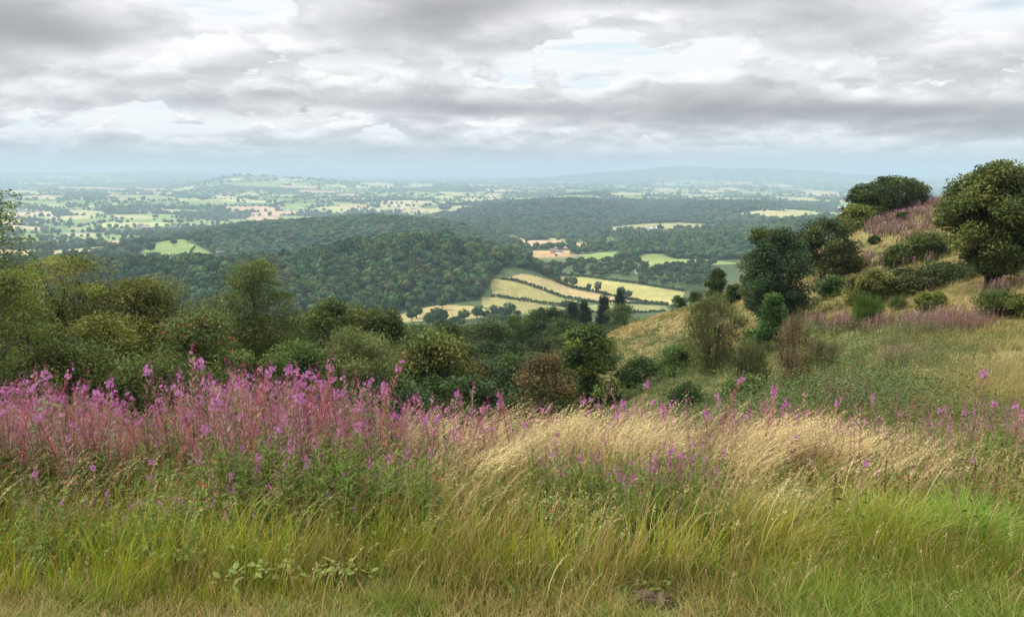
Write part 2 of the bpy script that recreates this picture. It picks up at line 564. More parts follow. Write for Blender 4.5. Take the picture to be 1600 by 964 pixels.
# ------------------------------------------------------------------ land cover
FIELDS = [   # corners in the photograph (dropped onto the land), colour
    ([(767, 437), (787, 439), (850, 456), (905, 471), (885, 478), (837, 472), (769, 464)], (0.30, 0.275, 0.105)),
    ([(789, 437), (815, 429), (868, 440), (960, 462), (990, 472), (950, 477), (903, 467), (850, 453)], (0.35, 0.275, 0.13)),
    ([(866, 430), (910, 433), (1000, 445), (1070, 457), (1062, 470), (1045, 477), (985, 468), (930, 455), (885, 441)], (0.34, 0.30, 0.11)),
    ([(752, 464), (769, 465), (840, 475), (885, 481), (860, 491), (820, 492), (790, 486), (755, 480)], (0.29, 0.255, 0.105)),
    ([(608, 497), (640, 486), (690, 476), (735, 478), (780, 488), (740, 498), (650, 503), (612, 504)], (0.31, 0.25, 0.11)),
    ([(905, 478), (960, 474), (1040, 478), (1045, 486), (940, 492), (905, 488)], (0.22, 0.23, 0.09)),
    ([(823, 392), (890, 391), (890, 401), (835, 402)], (0.42, 0.26, 0.135)),
    ([(905, 401), (935, 395), (968, 393), (970, 402), (940, 407), (915, 406)], (0.20, 0.26, 0.075)),
    ([(980, 405), (1005, 398), (1035, 397), (1055, 405), (1120, 407), (1160, 412), (1100, 415), (1030, 419), (1000, 415)], (0.21, 0.26, 0.085)),
    ([(950, 355), (985, 352), (1060, 348), (1120, 351), (1095, 357), (1030, 362), (960, 360)], (0.30, 0.28, 0.13)),
    ([(843, 346), (872, 345), (874, 352), (843, 353)], (0.17, 0.27, 0.08)),
    ([(770, 368), (800, 367), (825, 376), (815, 379), (785, 373)], (0.38, 0.32, 0.19)),
    ([(852, 371), (895, 375), (902, 379), (860, 376)], (0.36, 0.32, 0.17)),
    ([(203, 404), (235, 386), (255, 377), (280, 374), (300, 381), (345, 402), (300, 406), (240, 406)], (0.155, 0.22, 0.07)),
    ([(518, 404), (560, 395), (568, 399), (530, 407)], (0.24, 0.25, 0.10)),
    ([(1168, 336), (1200, 331), (1255, 330), (1268, 334), (1220, 344), (1195, 342)], (0.36, 0.32, 0.15)),
    ([(150, 498), (345, 500), (345, 545), (150, 540)], (0.40, 0.31, 0.17)),
]
TAN, BROWN_, PALE, PGREEN, GREEN_ = (0.42, 0.33, 0.19), (0.44, 0.29, 0.18), (0.35, 0.33, 0.16), (0.22, 0.26, 0.105), (0.17, 0.26, 0.08)
for u, v, w, h, c in ((30, 302, 66, 6, PALE), (62, 309, 60, 5, TAN), (50, 317, 90, 6, PGREEN), (85, 323, 40, 5, PALE), (145, 296, 120, 4, BROWN_), (235, 297, 50, 4, BROWN_), (225, 309, 110, 7, PGREEN), (330, 316, 85, 6, PGREEN),
                      (350, 309, 40, 4, TAN), (135, 333, 60, 8, PALE), (205, 339, 70, 6, PALE), (215, 346, 44, 4, GREEN_), (135, 358, 55, 4, PALE), (130, 367, 65, 5, TAN), (165, 382, 50, 5, PALE), (315, 352, 50, 4, TAN),
                      (366, 276, 40, 6, BROWN_), (400, 290, 90, 7, PGREEN), (430, 286, 40, 4, PGREEN), (470, 294, 75, 4, BROWN_), (490, 301, 50, 4, BROWN_), (545, 306, 30, 5, BROWN_), (445, 313, 22, 4, GREEN_), (450, 307, 14, 4, PALE),
                      (590, 289, 55, 5, TAN), (658, 291, 40, 5, PALE), (550, 322, 50, 4, BROWN_), (640, 328, 70, 6, TAN), (690, 331, 60, 7, PALE), (730, 326, 60, 8, PALE), (795, 327, 60, 6, PGREEN), (470, 341, 80, 6, PGREEN), (695, 310, 30, 4, PALE), (740, 313, 45, 4, TAN),
                      (815, 312, 32, 4, PALE), (1040, 298, 36, 7, TAN), (1137, 297, 30, 5, TAN), (1162, 287, 30, 4, TAN), (1215, 291, 50, 6, BROWN_), (1180, 314, 60, 5, PALE), (1285, 303, 60, 6, TAN), (1120, 316, 80, 5, PGREEN), (900, 300, 40, 4, PGREEN),
                      (720, 304, 70, 4, PALE), (790, 300, 60, 3, TAN), (850, 296, 60, 3, PGREEN), (910, 308, 60, 4, PGREEN), (980, 304, 60, 4, PALE), (1010, 311, 70, 4, PGREEN), (1080, 306, 60, 4, PALE), (1060, 290, 60, 3, PGREEN), (1110, 300, 50, 3, TAN), (1240, 310, 70, 4, PALE), (1250, 298, 60, 3, PGREEN), (1180, 303, 60, 4, PGREEN), (760, 291, 60, 3, PALE), (890, 287, 60, 3, TAN), (660, 303, 50, 3, PGREEN), (60, 288, 70, 3, PALE), (180, 284, 60, 3, TAN), (90, 277, 70, 3, TAN), (150, 275, 50, 3, PALE), (15, 345, 40, 6, PALE), (60, 342, 40, 4, PGREEN), (270, 330, 40, 5, PALE), (380, 345, 50, 4, PGREEN), (520, 332, 50, 4, PALE), (960, 292, 40, 3, PGREEN)):
    k = np.linspace(0, 2 * PI, 10, endpoint=False)
    FIELDS.append(([(u + w / 2 * math.copysign(abs(math.cos(q)) ** .6, math.cos(q)), v + h / 2 * math.copysign(abs(math.sin(q)) ** .6, math.sin(q)) + .02 * w * math.cos(q)) for q in k], c))
FPOLY = []
for poly, c in FIELDS:
    pts = [pick(u, v) for u, v in poly]
    if max(p[1] for p in pts) < 1.75 * min(p[1] for p in pts):      # not one that runs over a crest
        FPOLY.append((np.array([p[:2] for p in pts]), c))

WOODS = {    # outlines as (column, distance)
    'hill': [(-450, 700), (560, 735), (620, 752), (700, 785), (745, 800), (765, 850), (790, 905), (850, 930), (880, 945), (870, 1010), (800, 1070), (700, 1150), (600, 1180), (520, 1120), (480, 1010), (400, 1000), (200, 985), (-450, 960)],
    'back': [(350, 1180), (480, 1150), (600, 1230), (720, 1250), (790, 1330), (800, 1500), (830, 1580), (930, 1640), (930, 1720), (760, 1950), (600, 1990), (430, 1950), (330, 1750), (230, 1620), (120, 1560), (150, 1490), (240, 1475), (330, 1460)],
    'east': [(968, 1190), (1000, 1170), (1080, 1160), (1170, 1175), (1300, 1150), (1500, 1150), (1500, 1750), (1250, 1680), (1100, 1590), (1010, 1500), (955, 1400)],
    'north': [(690, 2050), (830, 1770), (900, 1680), (950, 1720), (950, 1990), (1120, 2020), (1135, 2140), (1180, 2260), (1190, 2450), (1290, 2600), (1300, 3100), (690, 3000)],
}


WOODS = {k: [(u, stretch(y)) for u, y in p] for k, p in WOODS.items()}


def col_of(x, y):
    return 800 + F * 0.985 * x / np.maximum(y, 1.0)


def field_id(x, y):
    r = np.full(np.shape(x), -1)
    for i, (pl, c) in enumerate(FPOLY):
        lo = pl.min(0); hi = pl.max(0)
        k = (x > lo[0]) & (x < hi[0]) & (y > lo[1]) & (y < hi[1])
        if k.any():
            idx = np.nonzero(k)
            r[idx] = np.where(inside(pl, x[idx], y[idx]), i, r[idx])
    return r


def cells(x, y, size, seed):
    """nearest and second nearest jittered cell: (random of the cell, another, distance to the boundary)"""
    gx = np.floor(x / size).astype(np.int64); gy = np.floor(y / size).astype(np.int64)
    d1 = np.full(x.shape, 1e18); d2 = d1.copy(); r1 = np.zeros(x.shape); r2 = np.zeros(x.shape)
    for i in (-1, 0, 1):
        for j in (-1, 0, 1):
            cx = gx + i; cy = gy + j
            px = (cx + 0.08 + 0.84 * _hash(cx, cy, seed)) * size; py = (cy + 0.08 + 0.84 * _hash(cx, cy, seed + 1)) * size
            d = np.hypot(x - px, y - py)
            near = d < d1
            d2 = np.where(near, d1, np.minimum(d2, d))
            r1 = np.where(near, _hash(cx, cy, seed + 2), r1); r2 = np.where(near, _hash(cx, cy, seed + 3), r2)
            d1 = np.where(near, d, d1)
    return r1, r2, (d2 - d1) * 0.5


def country(x, y):
    """the farmed plain: (field colour, distance to the hedge, woodland amount)"""
    wx = x + (fbm(x / 500, y / 500, 31, 2) - 0.5) * 160; wy = y + (fbm(x / 500, y / 500, 41, 2) - 0.5) * 160
    r1, r2, e = cells(wx, wy, 270.0, 50)
    wood = (fbm(x / 620.0, y / 620.0, 61, 4) * 0.8 + r2 * 0.2)
    pal = np.array([(0.088, 0.137, 0.049), (0.115, 0.176, 0.052), (0.167, 0.228, 0.074), (0.132, 0.167, 0.066), (0.264, 0.29, 0.115), (0.334, 0.316, 0.149), (0.404, 0.325, 0.193), (0.404, 0.272, 0.176), (0.351, 0.351, 0.159), (0.123, 0.184, 0.057), (0.176, 0.246, 0.079)])
    c = pal[np.minimum((r1 * len(pal)).astype(int), len(pal) - 1)]
    return c, e, wood


WOODCUT = 0.515


def cover(x, y):
    """colour of the ground itself"""
    n = x.shape
    u = col_of(x, y)
    f = fbm(x / 2.2, y / 2.2, 71, 3)[..., None]
    # near: soil and dead litter under the plants
    near = (0.06, 0.048, 0.026) * (1 - f) + np.array((0.05, 0.06, 0.022)) * f
    hf = fbm(x / 9.0, y / 9.0, 75, 4)[..., None]
    hill = np.array((0.20, 0.145, 0.065)) * (1 - hf) + np.array((0.085, 0.10, 0.035)) * hf
    w = sstep(10, 22, y)[..., None]
    c = near * (1 - w) + hill * w
    low = np.array((0.065, 0.085, 0.03))
    m = sstep(120, 240, y)[..., None]
    c = c * (1 - m) + low * m
    mid = np.array((0.062, 0.085, 0.034)) * (0.7 + 0.6 * fbm(x / 120, y / 120, 77, 3)[..., None])
    m = sstep(420, 650, y)[..., None]
    c = c * (1 - m) + mid * m
    far = y > 1150
    if far.any():
        k = np.nonzero(far)
        cc, e, wd = country(x[k], y[k])
        dark = np.array((0.040, 0.062, 0.030))
        hw = 5.0 + 10.0 * sstep(4000, 12000, y[k])
        tr = np.maximum(1 - sstep(hw * 0.6, hw * 1.4, e), sstep(WOODCUT - 0.01, WOODCUT + 0.01, wd))[..., None]
        cc = cc * (1 - tr) + dark * tr
        moor = sstep(13200, 14500, y[k])[..., None]
        cc = cc * (1 - moor) + np.array((0.05, 0.06, 0.035)) * moor
        m = sstep(1150, 1500, y[k])[..., None]
        c[k] = c[k] * (1 - m) + cc * m
    fi = field_id(x, y)
    for i, (pl, fc) in enumerate(FPOLY):
        k = fi == i
        if k.any():
            s = 0.70 + 0.36 * fbm(x[k] / 55, y[k] / 22, 90 + i, 4)[..., None]
            gr = sstep(.45, .65, fbm(x[k] / 90, y[k] / 60, 190 + i, 3))[..., None] * .35
            c[k] = (np.array(fc) * (1 - gr) + np.array((.19, .22, .075)) * gr) * s
    for nm, pl in WOODS.items():
        k = inside(pl, u, y) & (fi < 0)
        c[k] = (0.035, 0.05, 0.022)
    return c


def build_ground():
    a_in = np.linspace(-0.68, 0.68, 760)
    a_out = np.linspace(0.70, 1.3, 26)
    A = np.concatenate([-a_out[::-1], a_in, a_out])
    Ys = np.concatenate([np.linspace(-8, 14, 70)[:-1], np.geomspace(14, 600, 250)[:-1], np.geomspace(600, 4500, 470)[:-1], np.geomspace(4500, 62000, 300)])
    X = A[:, None] * (Ys[None, :] + 8.5 * np.exp(-np.maximum(Ys, 0) / 20.0)[None, :])
    Y = np.broadcast_to(Ys[None, :], X.shape).copy()
    Z = height(X, Y)
    # woodland stands up from the far plain
    far = Y > 6500
    _, e, wd = country(X[far], Y[far])
    Z[far] += (np.maximum(sstep(WOODCUT - .01, WOODCUT + .02, wd), 1 - sstep(6, 16, e)) * 9.0) * sstep(6500, 7500, Y[far])
    C = cover(X, Y)
    na, ny = X.shape
    i = np.arange(na * ny).reshape(na, ny)
    q = np.stack([i[:-1, :-1], i[1:, :-1], i[1:, 1:], i[:-1, 1:]], -1).reshape(-1, 4)
    me = make_mesh('ground', np.stack([X, Y, Z], -1), q, None, C.reshape(-1, 3), [M_GROUND], None, True)
    obj('ground', me, kind='structure')


build_ground()

# haze: one closed box of even air round the camera and the whole land
def build_haze():
    x, y0, y1, z0, z1 = 95000, -60, 63000, -760, 100.0
    V = [(a, b, c) for a in (-x, x) for b in (y0, y1) for c in (z0, z1)]
    Q = [(0, 1, 3, 2), (4, 6, 7, 5), (0, 4, 5, 1), (2, 3, 7, 6), (0, 2, 6, 4), (1, 5, 7, 3)]
    m = bpy.data.materials.new('haze'); m.use_nodes = True
    nt = m.node_tree; nt.nodes.clear()
    v = nt.nodes.new('ShaderNodeVolumePrincipled')
    v.inputs['Color'].default_value = HAZE_COLOR + (1,)
    v.inputs['Density'].default_value = HAZE_DENSITY
    v.inputs['Anisotropy'].default_value = 0.0
    out = nt.nodes.new('ShaderNodeOutputMaterial')
    nt.links.new(v.outputs[0], out.inputs['Volume'])
    obj('haze', make_mesh('haze', V, Q, None, None, [m]), kind='stuff')


build_haze()

# ------------------------------------------------------------------ small shapes
def leaves(pos, size, col, rng, up=0.5, aspect=0.55, direction=None):
    """a kite-shaped face for every leaf"""
    n = len(pos)
    nr = rng.normal(size=(n, 3)); nr[:, 2] = np.abs(nr[:, 2]) + up; nr /= np.linalg.norm(nr, axis=1, keepdims=True)
    d = rng.normal(size=(n, 3)) if direction is None else direction + rng.normal(size=(n, 3)) * 0.25
    l = d - (d * nr).sum(1, keepdims=True) * nr; l /= np.linalg.norm(l, axis=1, keepdims=True) + 1e-9
    s = np.cross(nr, l)
    size = np.broadcast_to(size, (n,))[:, None]
    a = pos - l * size * 0.5; b = pos + l * size * 0.5 - nr * size * 0.12
    m = pos - l * size * 0.06 + nr * size * 0.06
    V = np.stack([a, m + s * size * aspect * 0.5, b, m - s * size * aspect * 0.5], 1).reshape(-1, 3)
    q = np.arange(n * 4).reshape(n, 4)
    return V, q, np.repeat(col, 4, axis=0)


def tube(acc, pts, rad, col, sides=6):
    pts = np.asarray(pts, float); n = len(pts)
    rad = np.broadcast_to(rad, (n,))
    t = np.gradient(pts, axis=0); t /= np.linalg.norm(t, axis=1, keepdims=True) + 1e-9
    ref = np.array([0.31, 0.95, 0.1]) if abs(t[0, 2]) > 0.6 else np.array([0.0, 0.0, 1.0])
    s = np.cross(t, ref); s /= np.linalg.norm(s, axis=1, keepdims=True) + 1e-9
    b = np.cross(t, s)
    an = np.arange(sides) / sides * 2 * PI
    V = pts[:, None] + rad[:, None, None] * (np.cos(an)[None, :, None] * s[:, None] + np.sin(an)[None, :, None] * b[:, None])
    i = np.arange(n * sides).reshape(n, sides)
    j = np.roll(i, -1, axis=1)
    q = np.stack([i[:-1], j[:-1], j[1:], i[1:]], -1).reshape(-1, 4)
    acc.add(V.reshape(-1, 3), q, None, col)


def ribbons(P, h, lean, w, az, c0, c1, S=4, droop=0.0, power=1.8, taper=1.3):
    """N bent blades: base point, height, sideways reach of the tip, width, facing, colour at foot and tip"""
    n = len(P); t = np.linspace(0, 1, S + 1)
    h = np.broadcast_to(h, (n,)); w = np.broadcast_to(w, (n,)); droop = np.broadcast_to(droop, (n,))
    xy = P[:, None, :2] + lean[:, None, :] * (t ** power)[None, :, None]
    z = P[:, None, 2] + h[:, None] * (t[None] - droop[:, None] * (t ** 4)[None])
    ctr = np.concatenate([xy, z[..., None]], -1)
    ww = w[:, None] * np.maximum(1 - t ** taper, 0.12)[None] * 0.5
    side = np.stack([np.cos(az), np.sin(az), np.zeros(n)], -1)
    V = np.stack([ctr - side[:, None] * ww[..., None], ctr + side[:, None] * ww[..., None]], 2)
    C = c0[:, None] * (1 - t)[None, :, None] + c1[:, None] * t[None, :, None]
    C = np.repeat(C[:, :, None], 2, axis=2)
    i = np.arange(n * (S + 1) * 2).reshape(n, S + 1, 2)
    q = np.stack([i[:, :-1, 0], i[:, :-1, 1], i[:, 1:, 1], i[:, 1:, 0]], -1).reshape(-1, 4)
    return V.reshape(-1, 3), q, C.reshape(-1, 3), ctr


def jitter(col, n, rng, val=0.22, hue=0.08):
    c = np.broadcast_to(np.asarray(col, float), (n, 3))
    return np.clip(c * (1 + rng.normal(size=(n, 1)) * val) * (1 + rng.normal(size=(n, 3)) * hue), 0.004, 1)


ICO_V = []
def _ico(sub):
    p = (1 + 5 ** 0.5) / 2
    v = [(-1, p, 0), (1, p, 0), (-1, -p, 0), (1, -p, 0), (0, -1, p), (0, 1, p), (0, -1, -p), (0, 1, -p), (p, 0, -1), (p, 0, 1), (-p, 0, -1), (-p, 0, 1)]
    f = [(0, 11, 5), (0, 5, 1), (0, 1, 7), (0, 7, 10), (0, 10, 11), (1, 5, 9), (5, 11, 4), (11, 10, 2), (10, 7, 6), (7, 1, 8), (3, 9, 4), (3, 4, 2), (3, 2, 6), (3, 6, 8), (3, 8, 9), (4, 9, 5), (2, 4, 11), (6, 2, 10), (8, 6, 7), (9, 8, 1)]
    v = [np.array(q) / np.linalg.norm(q) for q in v]
    for _ in range(sub):
        cache = {}; nf = []
        def mid(a, b):
            k = (min(a, b), max(a, b))
            if k not in cache:
                m = v[a] + v[b]; v.append(m / np.linalg.norm(m)); cache[k] = len(v) - 1
            return cache[k]
        for a, b, c in f:
            x, y, z = mid(a, b), mid(b, c), mid(c, a)
            nf += [(a, x, z), (b, y, x), (c, z, y), (x, y, z)]
        f = nf
    return np.array(v), np.array(f)


ICO0, ICO1, ICO2 = _ico(0), _ico(1), _ico(2)
# ------------------------------------------------------------------ far woods
def crown_proto(seed, nq, core=True):
    """rough crown of unit radius standing on z=0: leaf masses on a lumpy dome, closed inside"""
    r = np.random.default_rng(seed)
    a = Acc()
    lumps = r.normal(size=(9, 3)); lumps[:, 2] = np.abs(lumps[:, 2]) * 0.9; lumps /= np.linalg.norm(lumps, axis=1, keepdims=True)
    def rad(d):
        return 0.74 + 0.34 * np.exp(-((1 - (d @ lumps.T)) / 0.10)).max(1)
    if core:
        d = ICO1[0]; p = d * (rad(d) * 0.86)[:, None] * (1, 1, 1.0)
        a.add(p + (0, 0, 1.05), None, ICO1[1], (0.85, 0.85, 0.85))
    d = r.normal(size=(nq, 3)); d /= np.linalg.norm(d, axis=1, keepdims=True); d = d[d[:, 2] > -0.55]
    p = d * (rad(d) * r.uniform(0.86, 1.08, len(d)))[:, None]
    n = d + r.normal(size=d.shape) * 0.45; n /= np.linalg.norm(n, axis=1, keepdims=True)
    t = np.cross(n, r.normal(size=d.shape)); t /= np.linalg.norm(t, axis=1, keepdims=True); b = np.cross(n, t)
    s = r.uniform(0.16, 0.34, len(d))[:, None]
    V = np.stack([p - t * s, p + b * s * .8, p + t * s, p - b * s * .8], 1).reshape(-1, 3) + (0, 0, 1.05)
    col = np.repeat(np.repeat(r.uniform(0.7, 1.35, (len(d), 1)), 3, 1), 4, 0)
    a.add(V, np.arange(len(d) * 4).reshape(-1, 4), None, col)
    return a.arrays()


PROTO_NEAR = [crown_proto(s, 95) for s in range(8)]
PROTO_MID = [crown_proto(20 + s, 34) for s in range(8)]
def _blob(seed):
    r = np.random.default_rng(seed); V, T = ICO0
    return V * r.uniform(0.75, 1.15, (len(V), 1)) * (1, 1, 1) + (0, 0, 0.8), np.zeros((0, 4), int), T, np.repeat(r.uniform(0.8, 1.25, (len(V), 1)), 3, 1)
PROTO_FAR = [_blob(40 + s) for s in range(8)]


def scatter_crowns(P, rad, hgt, tint, protos, rng):
    """one mesh of crowns at P with given radius and height"""
    Vs = []; Qs = []; Ts = []; Cs = []; off = 0
    which = rng.integers(0, len(protos), len(P)); ang = rng.uniform(0, 2 * PI, len(P))
    for k, (V, Q, T, C) in enumerate(protos):
        ix = np.nonzero(which == k)[0]
        if not len(ix):
            continue
        c, s = np.cos(ang[ix])[:, None], np.sin(ang[ix])[:, None]
        X = (V[None, :, 0] * c - V[None, :, 1] * s) * rad[ix][:, None] + P[ix, 0][:, None]
        Y = (V[None, :, 0] * s + V[None, :, 1] * c) * rad[ix][:, None] + P[ix, 1][:, None]
        Z = V[None, :, 2] * (hgt[ix] * 0.5)[:, None] + P[ix, 2][:, None]
        Vs.append(np.stack([X, Y, Z], -1).reshape(-1, 3))
        Cs.append((C[None] * tint[ix][:, None, :]).reshape(-1, 3))
        o = off + np.arange(len(ix))[:, None, None] * len(V)
        Qs.append((Q[None] + o).reshape(-1, 4)); Ts.append((T[None] + o).reshape(-1, 3))
        off += len(ix) * len(V)
    return np.concatenate(Vs), np.concatenate(Qs), np.concatenate(Ts), np.concatenate(Cs)


def canopy(name, P, rad, hgt, tint, protos, rng):
    V, Q, T, C = scatter_crowns(P, rad, hgt, tint, protos, rng)
    obj(name, make_mesh(name, V, Q, T, C, [M_WOOD]), kind='stuff')


GREENS = np.array([(0.036, 0.066, 0.026), (0.048, 0.084, 0.028), (0.028, 0.056, 0.028), (0.062, 0.092, 0.028), (0.066, 0.080, 0.034), (0.042, 0.086, 0.036)])


def wood_points(poly, step, rng, keep=1.0):
    pl = np.array(poly, float)
    y0, y1 = pl[:, 1].min(), pl[:, 1].max()
    ua, ub = max(-160, pl[:, 0].min()) - 800, min(1760, pl[:, 0].max()) - 800
    pl = [(u, y) for u, y in poly]
    xs = np.arange(min(ua * y0, ua * y1) / F, max(ub * y0, ub * y1) / F, step)
    ys = np.arange(y0, y1, step)
    X, Y = np.meshgrid(xs, ys)
    X = X + rng.uniform(-.48, .48, X.shape) * step; Y = Y + rng.uniform(-.48, .48, Y.shape) * step
    X = X.ravel(); Y = Y.ravel()
    k = inside(pl, col_of(X, Y), Y) & (rng.random(len(X)) < keep)
    X = X[k]; Y = Y[k]
    k = field_id(X, Y) < 0
    return X[k], Y[k]


def build_woods():
    rng = np.random.default_rng(5)
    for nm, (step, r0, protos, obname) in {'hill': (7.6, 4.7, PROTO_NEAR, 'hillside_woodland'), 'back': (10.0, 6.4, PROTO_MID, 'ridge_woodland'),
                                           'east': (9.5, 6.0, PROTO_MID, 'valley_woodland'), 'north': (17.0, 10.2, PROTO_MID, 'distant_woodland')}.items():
        x, y = wood_points(WOODS[nm], step, rng)
        z = height(x, y)
        n = len(x)
        big = np.exp(rng.normal(size=n) * 0.27) * (0.8 + .45 * fbm(x / 45, y / 45, 137, 2))
        big = np.clip(big, 0.5, 1.5)
        rad = r0 * big * rng.uniform(0.85, 1.15, n)
        h = rad * rng.uniform(1.6, 2.3, n) * {'hill': 1.0, 'back': .72, 'east': .85, 'north': .7}[nm]
        patch = fbm(x / 70, y / 70, 131, 3)
        gi = np.clip((patch * 2.0 - 0.5) * 6 + rng.normal(size=n) * 1.1, 0, 5.99).astype(int)
        tint = GREENS[gi] * rng.uniform(0.75, 1.3, (n, 1)) * 1.0
        tint = tint * {'hill': (1.0, 1.0, 1.0), 'back': (1.05, 1.12, 1.35), 'east': (1.05, 1.1, 1.25), 'north': (.80, .92, 1.2)}[nm]  # farther woods tinted bluer: distance haze put into the crown colour
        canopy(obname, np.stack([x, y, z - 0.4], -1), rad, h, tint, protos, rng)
    # the farmed plain: trees of hedges and copses
    X = []; Y = []; R = []
    for (ya, yb, step, r0) in ((1180, 2400, 18, 5.8), (2400, 4400, 23, 7.0), (4400, 6400, 30, 8.5), (6400, 9200, 46, 11.5), (9200, 13500, 78, 17.0)):
        w = 0.66 * yb
        gx, gy = np.meshgrid(np.arange(-w, w, step), np.arange(ya, yb, step))
        gx = (gx + rng.uniform(-.5, .5, gx.shape) * step).ravel(); gy = (gy + rng.uniform(-.5, .5, gy.shape) * step).ravel()
        u = col_of(gx, gy)
        k = (u > -60) & (u < 1660)
        gx = gx[k]; gy = gy[k]; u = u[k]
        c, e, wd = country(gx, gy)
        hed = (e < step * 0.5) & (rng.random(len(gx)) < 0.62)
        cop = (wd > WOODCUT) & (rng.random(len(gx)) < 0.9)
        lone = rng.random(len(gx)) < 0.03
        k = (hed | cop | lone) & ((u < 650) | (gy < 4300) | (rng.random(len(gx)) < .55))
        k &= field_id(gx, gy) < 0
        for pl in WOODS.values():
            k &= ~inside(pl, u, gy)
        gx = gx[k]; gy = gy[k]
        X.append(gx); Y.append(gy); R.append(r0 * np.exp(rng.normal(size=len(gx)) * 0.28))
    x = np.concatenate(X); y = np.concatenate(Y); rad = np.concatenate(R); n = len(x)
    h = rad * rng.uniform(1.5, 2.2, n) * np.where(y > 5200, 0.8, 1.0)
    tint = GREENS[rng.integers(0, 6, n)] * rng.uniform(0.7, 1.25, (n, 1))
    tint = tint * (1 + .35 * sstep(3500, 7000, y))[:, None]  # crowns lighten with distance, haze painted into their colour
    nearer = y < 2600
    P = np.stack([x, y, height(x, y) - 0.5], -1)
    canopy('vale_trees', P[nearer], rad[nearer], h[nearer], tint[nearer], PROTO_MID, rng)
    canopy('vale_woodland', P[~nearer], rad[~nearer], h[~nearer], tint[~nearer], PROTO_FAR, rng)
    print('plain trees', n)


build_woods()

